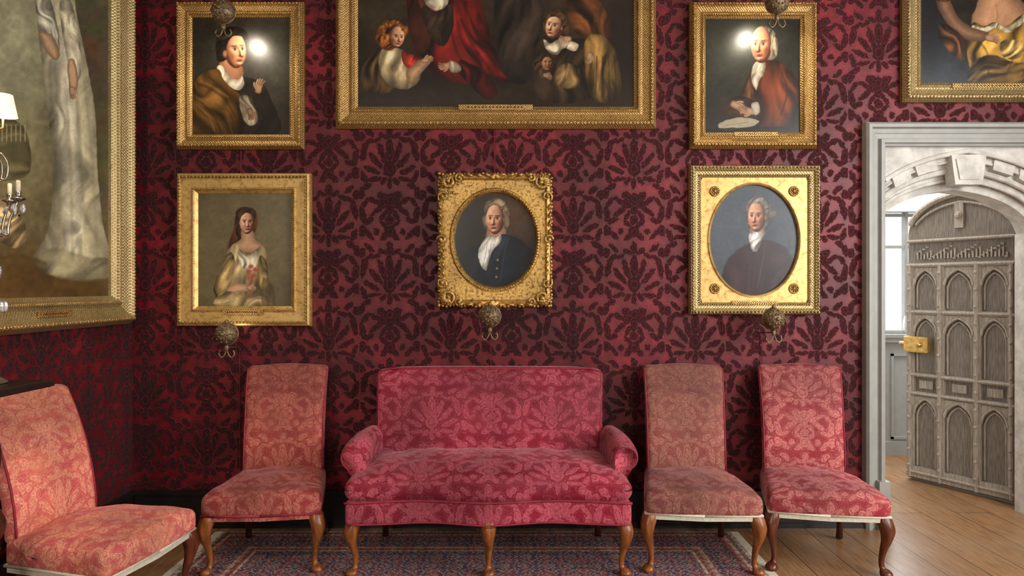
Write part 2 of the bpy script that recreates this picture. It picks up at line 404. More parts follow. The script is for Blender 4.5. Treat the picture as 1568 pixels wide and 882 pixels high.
        c=np.clip(c,0,1); s.C[I]=s.C[I]*(1-al[:,None])+c*al[:,None]
        if abs(yaw)<.9:
            q=-1 if yaw>0 else 1
            s.blob(cx+q*.475*ct*w,cy+q*.475*st*w+.02*h,w*.05,h*.08,np.array(skin)*.70,soft=.4,a=.9)
    def hand(s,cx,cy,sz,ang,skin=(214,168,134),curl=0):
        c,n=math.cos(math.radians(ang)),math.sin(math.radians(ang)); sk=np.array(skin,float)*.92
        def p(a,b): return (cx+(a*c-b*n)*sz,cy+(a*n+b*c)*sz)
        s.poly([p(*q) for q in [(-.6,-.22),(-.1,-.32),(.2,-.32),(.28,0),(.2,.32),(-.1,.34),(-.6,.24)]],sk,soft=1.2,wob=.2,rnd=.4)
        for i,(b,L) in enumerate(((-.26,.42),(-.09,.52),(.08,.5),(.25,.38))):
            cu=curl*(.2+.1*i)
            s.stroke([p(.1,b),p(.15+L*.5,b+cu*.3),p(.15+L,b+cu)],sz*.15,sk*(1-.08*i))
            s.stroke([p(.15,b+.085),p(.15+L*.8,b+.085+cu*.7)],sz*.04,sk*.42,a=.75,soft=.8)
        s.stroke([p(-.2,-.26),p(.05,-.44),p(.25,-.46)],sz*.16,sk*.98)

def canvas(name,parent,x0,x1,z0,z1,y,res,pxf,bg,paint,oval=False,mat=None):
    """dense sheet in local XZ, painted per-vertex"""
    nx=int((x1-x0)*res)+1; nz=int((z1-z0)*res)+1
    if oval:
        nr,na=int((z1-z0)/2*res),int(math.pi*(z1-z0)*res*.8)
        r=np.linspace(0,1,nr+1)[:,None]; a=np.linspace(0,2*np.pi,na,endpoint=False)[None]
        gx=(x0+x1)/2+r*np.cos(a)*(x1-x0)/2; gz=(z0+z1)/2+r*np.sin(a)*(z1-z0)/2
        nR,nC=gx.shape
        i=np.arange(nR-1)[:,None]; j=np.arange(nC)[None]; j2=(j+1)%nC
        q=np.stack([i*nC+j,i*nC+j2,(i+1)*nC+j2,(i+1)*nC+j],-1).reshape(-1,4)[:,::1]
    else:
        gx,gz=np.meshgrid(np.linspace(x0,x1,nx),np.linspace(z0,z1,nz)); nR,nC=gx.shape
        i=np.arange(nR-1)[:,None]; j=np.arange(nC-1)[None]
        q=np.stack([i*nC+j,i*nC+j+1,(i+1)*nC+j+1,(i+1)*nC+j],-1).reshape(-1,4)
    X,Y=pxf(gx,gz)
    pt=Paint(X,Y,bg); paint(pt)
    C=np.clip(pt.C,0,1); C=np.where(C<=.04045,C/12.92,((C+.055)/1.055)**2.4)
    nv=gx.size; co=np.empty((nv,3),np.float32); co[:,0]=gx.ravel(); co[:,1]=y; co[:,2]=gz.ravel()
    me=bpy.data.meshes.new(name); me.vertices.add(nv); me.vertices.foreach_set('co',co.ravel())
    nf=len(q); me.loops.add(nf*4); me.loops.foreach_set('vertex_index',q.astype(np.int32).ravel())
    me.polygons.add(nf); me.polygons.foreach_set('loop_start',np.arange(0,nf*4,4,dtype=np.int32))
    try: me.polygons.foreach_set('loop_total',np.full(nf,4,dtype=np.int32))
    except Exception: pass
    me.update(calc_edges=True)
    at=me.color_attributes.new('Col','FLOAT_COLOR','POINT'); rg=np.ones((nv,4),np.float32); rg[:,:3]=C; at.data.foreach_set('color',rg.ravel())
    me.materials.append(mat or M_paint)
    o=bpy.data.objects.new(name,me); COL.objects.link(o); o.parent=parent; return o

# ---------------------------------------------------------------- frames
STD=[(0,0),(0,.028),(.06,.04),(.16,.06),(.26,.062),(.34,.05),(.40,.046),(.62,.036),(.70,.040),(.76,.047),(.84,.044),(.88,.034),(1.0,.022),(1.0,.008)]
FLAT=[(0,0),(0,.03),(.05,.046),(.14,.05),(.2,.046),(.22,.036),(.70,.034),(.73,.042),(.82,.044),(.88,.034),(1.0,.02),(1.0,.008)]
def frame(name,parent,x0,x1,z0,z1,fw,prof=STD,mat=None,dscale=1.0,beads=True,mat2=None):
    G=Geo(); V=[];Fc=[]
    for (t,d) in prof:
        i=t*fw; V+=[(x0+i,-d*dscale,z0+i),(x1-i,-d*dscale,z0+i),(x1-i,-d*dscale,z1-i),(x0+i,-d*dscale,z1-i)]
    for a in range(len(prof)-1):
        for k in range(4):
            k2=(k+1)%4; Fc.append((a*4+k,a*4+k2,(a+1)*4+k2,(a+1)*4+k))
    G.add(V,Fc); G.obj('moulding',mat or M_gold,parent)
    if beads:
        B=Geo()
        for (t,r,d,st) in ((.80,.0055,.044*dscale,.0135),(.21,.008,.060*dscale,.021)):
            i=t*fw; xs=np.arange(x0+i,x1-i,st); zs=np.arange(z0+i,z1-i,st)
            for x in xs: B.ball((x,-d,z0+i),r,6,4); B.ball((x,-d,z1-i),r,6,4)
            for z in zs: B.ball((x0+i,-d,z),r,6,4); B.ball((x1-i,-d,z),r,6,4)
        B.obj('beading',mat2 or mat or M_gold,parent,True)
def plate(parent,cx,z,w,h,y=-.045):
    G=Geo(); G.box(cx-w/2,cx+w/2,y-.006,y,z-h/2,z+h/2)
    G.obj('name_plate',M_gold,parent)
    L=Geo()
    for i in range(16):
        a=cx-w*.38+i*w*.048
        L.box(a,a+w*.024,y-.0068,y-.0058,z-h*.13,z+h*.13)
    L.obj('engraved_letters',M_dark,parent)
KP=4.09/F
def bx(px): return (px-784)*KP
def bz(py): return H-(py-441)*KP
def painting(name,ox0,ox1,oy0,oy1,ix0,iy1,bg,fn,prof=STD,mat=None,mat2=None,res=500,fwx=None,beads=True,npl=None,pm=None):
    X0,X1,Z0,Z1=bx(ox0),bx(ox1),bz(oy1),bz(oy0); cx,cz=(X0+X1)/2,(Z0+Z1)/2
    E=empty(name,(cx,YW-.002,cz)); fw=(bx(ix0)-X0)
    frame('frame',E,X0-cx,X1-cx,Z0-cz,Z1-cz,fw,prof,mat,beads=beads,mat2=mat2)
    k=4.13/F
    def pxf(gx,gz): return 784+(gx+cx)/k, 441-(gz+cz-H)/k
    canvas('canvas',E,X0-cx+fw*.97,X1-cx-fw*.97,Z0-cz+fw*.97,Z1-cz-fw*.97,-.015,res,pxf,bg,fn,mat=pm)
    if npl: plate(E,bx(npl[0])-cx,bz(npl[1])-cz,npl[2]*KP,npl[3]*KP,-.05)
    Gc=Geo(); Gc.box(X0-cx+.02,X1-cx-.02,-.012,-.001,Z0-cz+.02,Z1-cz-.02); Gc.obj('stretcher',M_dark,E)
    return E,cx,cz,pxf

def p1(p):
    p.blob(425,60,60,90,(78,74,60),soft=.9,a=.8); p.blob(300,190,60,40,(28,24,20),soft=.9,a=.8); p.mottle(.2,14)  # first blob paints the lamp glare into the upper right background
    p.poly([(300,206),(296,150),(308,124),(340,112),(376,118),(400,126),(414,150),(424,206)],(40,34,28),folds=(30,14,.2))
    p.poly([(346,84),(362,94),(372,104),(370,122),(352,128),(338,112),(336,92)],(164,114,82),soft=2.5)
    p.poly([(332,102),(340,100),(350,116),(364,122),(370,116),(374,128),(366,138),(350,132),(336,120)],(224,210,184),folds=(20,5,.2),rnd=.3)
    p.poly([(292,150),(298,124),(314,110),(334,106),(342,122),(354,134),(368,146),(374,170),(366,206),(286,208),(284,176)],(112,76,34),folds=(-35,14,.4),light=(.05,-.2),rnd=.4)
    p.poly([(298,140),(318,120),(340,128),(350,150),(340,168),(316,166),(300,158)],(150,106,50),folds=(-30,10,.35),a=.7,soft=10,rnd=.4)
    for q in ([(302,128),(322,136),(344,152),(360,178)],[(296,150),(316,164),(332,186),(338,206)],[(320,118),(340,136),(352,148)]): p.stroke(q,2.4,(52,34,16),a=.6,soft=3)
    for q in ([(308,124),(328,134),(348,148)],[(300,160),(318,176),(328,200)]): p.stroke(q,2,(182,134,70),a=.45,soft=3)
    p.poly([(366,150),(378,146),(388,156),(394,184),(384,192),(372,182)],(176,160,132),soft=2,folds=(0,5,.25)); 
    p.hand(396,132,17,-80,(196,150,112),.35); p.hand(384,174,14,70,(176,132,98),.3)
    p.poly([(372,132),(388,140),(400,146),(414,160),(406,176),(388,164)],(46,40,32),a=.75,soft=3)
    p.poly([(334,94),(330,72),(334,52),(346,42),(362,41),(376,48),(380,58),(372,62),(352,70),(348,88)],(34,25,20),soft=2.5,folds=(50,4,.5))
    p.head(360,77,34,52,(214,160,120),yaw=.95,tilt=-4,light=1)
    p.poly([(333,58),(344,43),(362,41),(376,48),(379,57),(370,56),(360,54),(351,60),(346,74),(343,84),(335,88),(330,74)],(36,27,21),soft=2.2,folds=(50,4,.5),rnd=.3)
    p.blob(344,82,3,5,(168,116,84),soft=.5,a=.8)
    p.mottle(.07,5)
def p2(p):
    p.blob(372,380,84,100,(116,104,74),soft=.35,a=.75); p.blob(430,320,50,60,(126,116,86),soft=.9,a=.5); p.mottle(.1,18)
    p.poly([(360,334),(362,322),(376,317),(390,322),(394,338),(391,354),(380,364),(366,368),(360,382),(352,388),(348,376),(356,356)],(84,50,30),soft=2.5,folds=(20,4,.4))
    p.poly([(370,352),(386,352),(390,366),(402,376),(392,386),(366,386),(354,378),(368,366)],(204,160,124),soft=2)
    p.head(378,341,23,33,(228,182,146),yaw=.15,light=-1)
    p.poly([(366,336),(366,324),(378,318),(390,324),(390,334),(384,327),(376,326),(370,330)],(88,54,32),soft=2,folds=(60,3,.4))
    p.poly([(350,382),(360,372),(370,384),(380,390),(392,382),(402,376),(408,388),(406,404),(404,424),(410,450),(416,472),(330,472),(336,452),(350,434),(340,420),(342,398)],(196,174,124),folds=(10,11,.35),light=(0,-.16),rnd=.4)
    p.poly([(338,402),(352,386),(360,404),(352,436),(338,458),(326,448),(332,424)],(172,146,94),folds=(15,7,.4),rnd=.4)
    p.poly([(398,392),(408,402),(410,428),(402,444),(394,424)],(150,126,78),folds=(-10,6,.35),rnd=.4)
    p.poly([(364,382),(372,390),(382,392),(392,384),(394,402),(384,414),(368,406)],(230,216,182),folds=(10,5,.25))
    for q in ((384,408),(391,413),(380,416),(388,422),(383,426)): p.blob(q[0],q[1],3.6,2.8,(184,82,62),soft=.6,rot=q[0]*7)
    p.stroke([(386,424),(384,442),(378,460)],2.6,(172,78,58),soft=1.6); p.stroke([(383,424),(380,440)],2,(206,112,88),a=.6)
    p.poly([(348,442),(362,434),(380,437),(380,445),(362,448),(350,452)],(206,162,124)); p.hand(384,441,11,10,(210,166,128))
    p.poly([(334,452),(352,446),(372,452),(400,448),(414,470),(332,472)],(180,156,108),folds=(70,7,.35),a=.85,soft=3)
    p.poly([(402,426),(418,440),(420,470),(402,470)],(88,74,48),a=.7,folds=(20,8,.2),soft=4); p.mottle(.06,4)
def p4(p):
    p.blob(792,326,44,46,(92,66,42),soft=.95,a=.8); p.mottle(.12,12)
    p.poly([(698,440),(702,404),(716,384),(740,371),(776,360),(804,372),(822,400),(828,448),(757,460)],(22,26,33),folds=(25,14,.35),rnd=.35)
    p.poly([(740,326),(744,310),(758,303),(772,307),(780,322),(781,338),(777,350),(768,356),(748,354),(739,342)],(132,110,82),soft=2,folds=(30,3,.35),rnd=.45)
    p.poly([(748,348),(770,346),(774,360),(758,372),(744,368)],(178,128,94),soft=2)
    p.poly([(756,372),(766,360),(782,362),(774,382),(760,402),(748,430),(746,404)],(38,44,54),folds=(20,5,.2),rnd=.4)
    p.poly([(738,372),(748,360),(758,364),(768,358),(766,372),(756,382),(750,396),(744,414),(735,404),(732,386)],(226,222,208),folds=(25,4,.3),rnd=.35)
    p.stroke([(746,370),(744,388),(740,404)],1.4,(150,146,134),a=.6,soft=1.5); p.stroke([(752,374),(750,390),(745,406)],1.4,(150,146,134),a=.6,soft=1.5)
    p.head(758,336,29,43,(228,176,138),yaw=-.4,light=-1,blush=.8)
    p.poly([(742,328),(744,312),(757,304),(771,308),(777,320),(774,326),(768,317),(756,314),(748,318)],(150,128,96),soft=2,folds=(60,3,.3),rnd=.3)
    p.poly([(773,326),(779,330),(781,342),(777,350),(772,344)],(132,110,82),soft=2,rnd=.4)
    p.stroke([(778,366),(772,390),(766,430)],1.4,(56,62,74),a=.8)
    for i in range(3): p.blob(762-i*1,398+i*13,1.8,1.8,(130,122,92))
    p.mottle(.06,4)
def p5(p):
    p.blob(1110,60,60,90,(56,58,46),soft=.9,a=.8); p.mottle(.2,16)
    p.poly([(1142,206),(1136,152),(1144,120),(1158,98),(1180,90),(1204,102),(1222,124),(1228,160),(1224,206)],(98,48,24),folds=(10,15,.4),light=(-.1,-.2),rnd=.45)
    p.poly([(1188,112),(1210,118),(1222,146),(1210,176),(1190,160)],(126,66,32),folds=(-25,10,.35),a=.6,soft=10)
    for q in ([(1172,100),(1164,130),(1160,180)],[(1198,112),(1206,140),(1196,176)]): p.stroke(q,2.2,(56,26,12),a=.65,soft=2.5)
    p.poly([(1152,104),(1160,94),(1172,96),(1170,112),(1162,124),(1158,138),(1151,124)],(214,200,174),folds=(20,4,.25),rnd=.35)
    p.poly([(1144,120),(1152,128),(1154,158),(1146,178),(1136,164)],(120,76,44),folds=(0,6,.3))
    p.poly([(1152,58),(1158,44),(1172,40),(1186,48),(1191,66),(1188,86),(1178,92),(1156,84)],(132,120,100),soft=2.5,folds=(20,3,.3),rnd=.4)
    p.head(1166,69,33,52,(216,158,120),yaw=-.55,light=-1,age=1,blush=1)
    p.poly([(1182,52),(1190,62),(1190,84),(1182,90),(1180,70)],(132,120,100),soft=2.5,folds=(0,3,.3),rnd=.3)
    p.poly([(1104,166),(1120,148),(1142,148),(1162,162),(1158,180),(1130,188),(1110,180)],(60,42,30),folds=(60,7,.3))
    p.hand(1130,162,18,25,(210,160,122),.45); p.hand(1146,170,17,190,(212,162,124),.45)
    p.poly([(1150,160),(1160,156),(1164,170),(1156,176)],(200,190,168),soft=1.5)
    p.poly([(1100,190),(1128,180),(1162,184),(1150,194),(1110,200)],(180,168,140),soft=1.5,rnd=.05); p.stroke([(1112,192),(1146,187)],1,(110,100,84),a=.6)
    p.poly([(1080,198),(1235,194),(1235,210),(1080,210)],(32,25,20),a=.8); p.mottle(.07,4)
def p6(p):
    p.mottle(.12,10); p.blob(1110,340,40,70,(86,96,106),soft=.9,a=.5)
    p.poly([(1102,456),(1110,406),(1126,386),(1147,373),(1174,368),(1199,377),(1215,398),(1224,444),(1190,462),(1130,464)],(66,42,48),folds=(15,14,.25),soft=5,rnd=.3)
    p.poly([(1142,334),(1144,312),(1158,302),(1174,305),(1181,320),(1181,336),(1174,350),(1148,350)],(120,110,100),soft=2.5,folds=(30,3,.3),rnd=.4)
    p.poly([(1178,322),(1190,323),(1187,331),(1178,333)],(106,98,90),soft=2)
    p.poly([(1150,348),(1168,346),(1170,362),(1150,366)],(172,124,100))
    p.poly([(1147,360),(1156,354),(1168,356),(1166,370),(1160,384),(1154,386),(1149,376)],(204,198,192),folds=(20,4,.25),rnd=.35)
    p.head(1159,332,28,44,(220,164,134),yaw=-.55,light=-1,blush=.8)
    p.poly([(1144,322),(1146,308),(1158,301),(1172,305),(1178,318),(1174,324),(1168,314),(1156,311),(1148,315)],(136,128,116),soft=2,folds=(60,3,.3),rnd=.3)
    p.stroke([(1156,386),(1152,410),(1150,440)],1.6,(42,28,32)); p.stroke([(1172,372),(1168,400),(1160,440)],1.6,(96,72,74),a=.6,soft=2); p.mottle(.07,4)
def p3(p):
    p.C[:]=np.array((38,28,20))/255; p.blob(790,-20,160,90,(60,46,32),soft=.9,a=.8); p.blob(590,10,60,60,(62,54,36),soft=.9,a=.6)
    p.blob(700,150,240,22,(48,38,24),soft=.8,a=.8); p.mottle(.3,26)
    p.poly([(628,-60),(700,-66),(722,-30),(742,20),(752,70),(742,120),(700,128),(660,110),(636,80),(624,20)],(104,26,20),folds=(10,22,.5),light=(.1,.05),rnd=.45)
    p.poly([(700,0),(728,10),(744,50),(764,84),(788,112),(770,126),(742,108),(716,80),(700,44)],(134,32,26),folds=(-35,12,.45),rnd=.45,soft=3)
    for q in ([(712,6),(728,48),(752,90),(778,118)],[(690,40),(700,80),(724,116)],[(706,30),(722,66),(748,104)]): p.stroke(q,3,(50,12,10),a=.6,soft=4)
    p.poly([(640,-10),(658,12),(662,50),(650,82),(630,60),(626,20)],(62,30,22),folds=(0,9,.4),soft=3)
    p.poly([(648,8),(668,18),(690,6),(694,40),(680,70),(662,60),(650,36)],(58,44,32),folds=(0,8,.35),rnd=.4)
    p.poly([(650,-12),(668,-6),(686,-12),(684,8),(668,16),(652,6)],(226,210,176),folds=(20,5,.25),rnd=.35)
    p.head(667,-30,32,46,(220,168,130),yaw=-.3); p.poly([(648,-50),(660,-60),(684,-58),(692,-40),(690,-16),(684,-34),(668,-50),(652,-40),(648,-18)],(110,84,60))
    p.poly([(704,92),(722,98),(744,112),(762,140),(744,152),(722,132),(702,112)],(96,24,20),folds=(-30,8,.4),rnd=.4,soft=3)
    p.poly([(556,102),(570,84),(588,78),(590,112),(604,138),(568,142),(552,128)],(88,66,34),folds=(20,8,.45),rnd=.4,soft=3)
    p.poly([(590,70),(606,72),(620,80),(630,98),(644,120),(624,136),(598,132),(582,112),(580,86)],(216,190,140),folds=(15,8,.28),light=(-.1,-.2),rnd=.45)
    p.poly([(616,78),(634,84),(652,90),(650,102),(632,106),(618,98)],(172,54,34),folds=(30,6,.35),rnd=.4)
    p.poly([(622,112),(634,98),(650,88),(660,94),(650,106),(640,120),(628,128)],(214,166,120),rnd=.4); p.hand(654,91,13,-20,(218,170,124),.2)
    p.poly([(576,62),(578,44),(590,32),(606,30),(620,36),(626,46),(616,62),(600,76),(586,74)],(140,80,32),soft=3,folds=(45,3,.5),rnd=.4)
    p.head(607,57,25,31,(234,182,138),yaw=.8,tilt=8,light=1,blush=1)
    for i in range(34):
        a_=math.radians(140+i*6.2); rr=1+.12*math.sin(i*2.7); p.blob(603+math.cos(a_)*17*rr,50+math.sin(a_)*15*rr,2.6,2.2,(184,114,50) if i%3==0 else ((132,76,30) if i%3==1 else (96,54,22)),rot=i*40,soft=.6,a=.85)
    p.hand(682,101,15,165,(214,160,118),.4); p.poly([(688,94),(702,97),(706,108),(690,110)],(196,180,150),folds=(0,4,.2))
    p.poly([(560,142),(600,148),(650,142),(660,158),(556,160)],(46,36,24),a=.8,soft=4)
    p.poly([(760,-40),(800,-50),(826,-20),(832,40),(820,100),(800,130),(770,110),(758,50)],(44,35,28),folds=(10,14,.45),soft=5)
    p.head(786,-28,28,40,(170,124,92),yaw=.4); 
    p.poly([(820,62),(836,56),(866,62),(886,58),(910,68),(914,110),(900,152),(830,154),(816,110)],(56,42,27),folds=(10,12,.45),soft=3,rnd=.4)
    p.poly([(868,0),(890,-14),(920,4),(936,40),(930,66),(906,60),(884,52),(870,30)],(106,62,28),folds=(-40,11,.45),rnd=.45,soft=3)
    p.poly([(896,62),(916,52),(938,70),(950,110),(948,150),(908,154),(896,110)],(108,82,42),folds=(5,9,.5),light=(-.1,-.15),rnd=.4,soft=3)
    for i in range(5): p.stroke([(905+i*9,86),(903+i*10,120),(900+i*11,150)],1.6,(44,33,20),a=.6,soft=1.6)
    p.poly([(832,60),(844,66),(858,58),(872,62),(886,68),(880,78),(864,74),(852,84),(838,78)],(220,200,166),folds=(40,5,.28),rnd=.35)
    p.poly([(830,40),(834,24),(844,16),(858,16),(868,26),(872,44),(866,56),(850,56),(836,50)],(78,54,34),soft=2.5,folds=(30,3,.4))
    p.head(848,40,26,37,(230,182,142),yaw=-.75,tilt=12,light=-1)
    p.poly([(836,30),(840,20),(852,16),(864,22),(871,36),(870,50),(864,40),(856,28),(846,25)],(82,56,36),soft=2,folds=(40,3,.4))
    p.hand(866,60,14,175,(220,172,130),.3)
    p.poly([(822,88),(838,82),(850,92),(848,114),(830,120),(818,104)],(62,45,30),folds=(20,6,.35))
    p.head(838,96,18,24,(172,124,88),yaw=.3,light=-1); p.poly([(828,96),(829,86),(838,81),(847,86),(848,94),(842,88),(834,88)],(52,36,22),soft=1.5)
    p.poly([(852,106),(868,96),(886,104),(888,128),(870,136),(852,126)],(136,108,66),folds=(20,6,.4),rnd=.45)
    p.hand(903,88,13,100,(202,156,114),.3); p.hand(838,116,11,20,(176,134,98),.3)
    p.blob(960,60,24,90,(32,24,18),soft=.8,a=.6); p.mottle(.1,6)
def p7(p):
    p.blob(1440,100,60,50,(38,46,54),soft=.9); p.blob(1560,20,120,80,(46,40,32),soft=.8); p.mottle(.25,16)
    p.poly([(1506,-20),(1520,-30),(1540,-30),(1550,-14),(1566,2),(1580,18),(1570,50),(1530,56),(1496,50),(1488,30),(1496,8)],(204,152,112),rnd=.35,soft=2.5,light=(-.12,-.05))
    p.stroke([(1526,8),(1528,26),(1526,40)],3,(150,100,72),a=.45,soft=4)
    p.poly([(1484,50),(1492,34),(1508,40),(1524,34),(1540,40),(1560,26),(1580,14),(1600,40),(1604,90),(1560,128),(1500,120),(1482,88)],(156,118,52),folds=(25,11,.5),rnd=.4,soft=2.5)
    p.poly([(1490,38),(1508,42),(1526,34),(1542,42),(1562,28),(1574,16),(1578,24),(1560,40),(1542,50),(1526,42),(1508,50),(1490,46)],(216,200,164),folds=(40,4,.3),soft=1.6)
    p.poly([(1490,96),(1520,84),(1560,96),(1600,92),(1596,128),(1490,128)],(112,86,46),folds=(60,9,.45),rnd=.3,soft=4)
    for q in ([(1496,60),(1512,80),(1514,112)],[(1552,50),(1556,76),(1544,108)],[(1576,40),(1580,80),(1566,116)]): p.stroke(q,2.4,(66,48,20),a=.6,soft=3)
    p.poly([(1438,-16),(1452,-10),(1460,12),(1472,30),(1490,42),(1512,50),(1508,62),(1484,62),(1460,48),(1444,26),(1434,4)],(202,148,110),rnd=.55,soft=2)
    p.hand(1520,58,17,8,(206,154,114),.3)
    p.poly([(1428,-34),(1448,-28),(1460,-8),(1452,2),(1434,-2)],(128,80,44),folds=(30,6,.45),rnd=.4)
    p.poly([(1438,36),(1462,44),(1480,66),(1476,92),(1456,80),(1438,58)],(112,72,42),folds=(-30,8,.5),rnd=.45,soft=3)
    p.poly([(1532,66),(1550,60),(1572,68),(1562,88),(1538,88)],(184,150,86),folds=(40,6,.4),soft=3)
    p.head(1530,-52,36,50,(226,176,140),yaw=-.3,light=-1); p.poly([(1504,-60),(1516,-82),(1540,-86),(1556,-68),(1558,-40),(1548,-60),(1528,-70),(1512,-54)],(70,44,26),folds=(30,4,.4))
    p.blob(1424,60,18,60,(30,30,34),soft=.8,a=.7); p.mottle(.08,5)
def p8(p):
    p.blob(20,60,70,150,(160,158,126),soft=.9,a=.9); p.blob(150,160,50,190,(82,72,50),soft=.8,a=.9); p.blob(20,230,50,60,(138,130,94),soft=.7,a=.8)
    p.blob(60,440,150,60,(88,64,34),soft=.7,a=.95); p.blob(160,30,50,90,(78,76,58),soft=.7,a=.9)
    for i in range(40):
        p.blob(rng.uniform(130,185),rng.uniform(-120,330),rng.uniform(5,16),rng.uniform(6,22),(96+rng.randint(-30,24),88+rng.randint(-28,20),60+rng.randint(-20,12)),rot=rng.uniform(0,90),soft=.8,a=.5)
    p.mottle(.18,22)
    p.poly([(-10,190),(10,178),(26,186),(40,200),(48,240),(40,270),(-10,270)],(112,104,72),folds=(80,9,.15)); 
    for i in range(6): p.stroke([(4+i*7,192),(4+i*7,216)],2,(190,180,136),a=.6)
    p.poly([(66,-120),(96,-128),(112,-90),(110,-40),(118,20),(132,90),(146,170),(150,260),(158,340),(170,398),(166,424),(120,426),(84,420),(60,404),(52,392),(74,352),(82,270),(76,190),(66,110),(58,30),(56,-50)],(198,188,152),folds=(4,14,.2),light=(.04,-.06),rnd=.35)
    p.poly([(78,60),(98,40),(112,90),(122,200),(128,300),(120,400),(98,380),(92,260),(84,160)],(228,220,190),folds=(3,10,.2),soft=8,a=.75)
    p.poly([(52,392),(84,380),(130,392),(168,398),(168,424),(120,430),(70,418)],(170,160,124),folds=(60,14,.3),a=.75,soft=6)
    for (xa,xb) in ((84,92),(100,112),(116,132),(130,150)): p.stroke([(xa,120),((xa+xb)/2+2,250),(xb,400)],3,(134,124,92),a=.4,soft=6)
    p.poly([(54,-10),(70,-20),(84,20),(92,64),(88,90),(70,60),(58,30)],(222,216,188),folds=(-20,7,.25),rnd=.4)
    p.poly([(96,-20),(112,10),(122,60),(126,104),(118,124),(106,100),(98,60),(92,20)],(222,212,176),folds=(-15,7,.25),rnd=.4)
    p.poly([(104,96),(114,92),(120,118),(116,146),(108,140)],(210,170,130),rnd=.4); p.hand(112,142,15,80,(212,172,132))
    p.poly([(60,52),(70,48),(84,60),(92,84),(84,92),(70,76)],(202,164,124),rnd=.4)
    p.poly([(60,-140),(100,-146),(112,-110),(96,-96),(70,-100)],(222,190,150)); p.head(84,-176,44,60,(226,186,150),yaw=-.4)
    p.poly([(60,-186),(70,-216),(100,-218),(112,-190),(110,-160),(102,-196),(80,-206),(64,-180)],(120,90,60))
    p.poly([(-30,310),(0,300),(16,304),(26,318),(40,346),(40,368),(24,380),(0,372),(-30,376)],(186,160,112),folds=(60,9,.3),rnd=.4)
    p.poly([(14,296),(22,300),(26,318),(18,326),(10,312)],(132,94,54)); p.blob(30,330,2,2,(40,28,20))
    p.stroke([(-20,400),(30,392),(70,404)],6,(84,62,34),a=.6,soft=4); p.mottle(.08,7)

painting('portrait_painting',267,463,0,227,290,204,(48,42,35),p1,mat=M_gold,npl=None,pm=M_paint_hi)
painting('portrait_painting',268,474,264,500,299,470,(94,84,60),p2,prof=FLAT,mat=M_goldp,mat2=M_gold,npl=(371,478,62,8))
painting('group_portrait_painting',512,1006,-230,195,546,160,(42,31,22),p3,res=400,npl=(759,164,114,8))
painting('portrait_painting',1058,1254,0,226,1083,203,(42,40,32),p5,npl=(1158,205,66,6),pm=M_paint_hi)
painting('portrait_painting',1386,1690,-190,154,1416,126,(38,36,36),p7,res=420,mat=M_goldl,npl=(1518,131,118,7))

def ovalframe(E,W,Hh,ax,az,prof,mat,nm='oval_moulding',oz=0):
    N=96; V=[];Fc=[]
    for (k,t,d) in prof:
        for i in range(N):
            a=2*math.pi*(i+.5)/N; c,s=math.cos(a),math.sin(a)
            w,h=W/2-t,Hh/2-t; m=1/max(abs(c)/w,abs(s)/h); rx,rz=c*m,s*m
            if k>=1: rx,rz=c*(ax+t),s*(az+t)+oz
            V.append((rx,-d,rz))
    for a in range(len(prof)-1):
        for i in range(N):
            i2=(i+1)%N; Fc.append((a*N+i,a*N+i2,(a+1)*N+i2,(a+1)*N+i))
    return mk(nm,V,Fc,mat,E,False)
def scroll(G,cx,cz,r,a0,turns,w,y,flip=1):
    n=int(18*turns)+4; pts=[];rad=[]
    for i in range(n):
        t=i/(n-1); rr=r*(1-.82*t); a=a0+flip*turns*2*math.pi*t
        pts.append((cx+math.cos(a)*rr,y-.012*t,cz+math.sin(a)*rr)); rad.append(w*(.45+.75*math.sin(math.pi*min(1,t*.8+.1))))
    G.tube(pts,rad,6)
    G.ball((pts[-1][0],pts[-1][1],pts[-1][2]),w*1.5,8,5)
def leaf(G,x,z,ang,L,w,y):
    c,s=math.cos(ang),math.sin(ang); P=[]
    for i in range(7):
        t=i/6; P.append((x+c*L*t,y-.012*math.sin(math.pi*t),z+s*L*t))
    G.tube(P,[w*max(.15,math.sin(math.pi*(.12+.85*i/6))) for i in range(7)],6)
X0,X1,Z0,Z1=bx(671),bx(845),bz(469),bz(265); cx,cz=(X0+X1)/2,(Z0+Z1)/2
E=empty('oval_portrait_painting',(cx,YW-.002,cz)); W,Hh=X1-X0,Z1-Z0; ax,az=63*KP,73*KP
ovalframe(E,W,Hh,ax,az,[(0,.004,0),(0,.004,.03),(0,.012,.046),(0,.028,.05),(0,.04,.034),(1,.030,.034),(1,.022,.05),(1,.012,.052),(1,.004,.04),(1,-.004,.014)],M_goldd)
G=Geo()
for sx in (-1,1):
    for sz in (-1,1):
        qx,qz=sx*(W/2-.055),sz*(Hh/2-.055)
        scroll(G,qx,qz,.046,math.atan2(sz,sx)+.6,1.3,.010,-.05,sx*sz)
        scroll(G,sx*(W/2-.125),sz*(Hh/2-.03),.030,math.atan2(sz,-sx),1.1,.008,-.05,-sx*sz)
        scroll(G,sx*(W/2-.03),sz*(Hh/2-.14),.034,math.atan2(-sz,sx),1.1,.008,-.05,sx*sz)
        for k in range(7):
            leaf(G,qx,qz,math.atan2(sz,sx)+(k-3)*.42,.052,.009,-.05)
        for k in range(4):
            leaf(G,sx*(W/2-.02),sz*(.03+.05*k),math.radians(90*sz-sx*25),.045,.009,-.046)
            leaf(G,sx*(.02+.055*k),sz*(Hh/2-.018),math.radians(90-90*sx+sx*sz*18),.05,.009,-.046)
        for k in range(14):
            G.ball((sx*(W/2-.02-.10*random.random()),-.045,sz*(Hh/2-.015-.11*random.random())),.007,6,4)
    scroll(G,sx*(W/2-.02),0,.03,0 if sx>0 else math.pi,1,.009,-.05,sx)
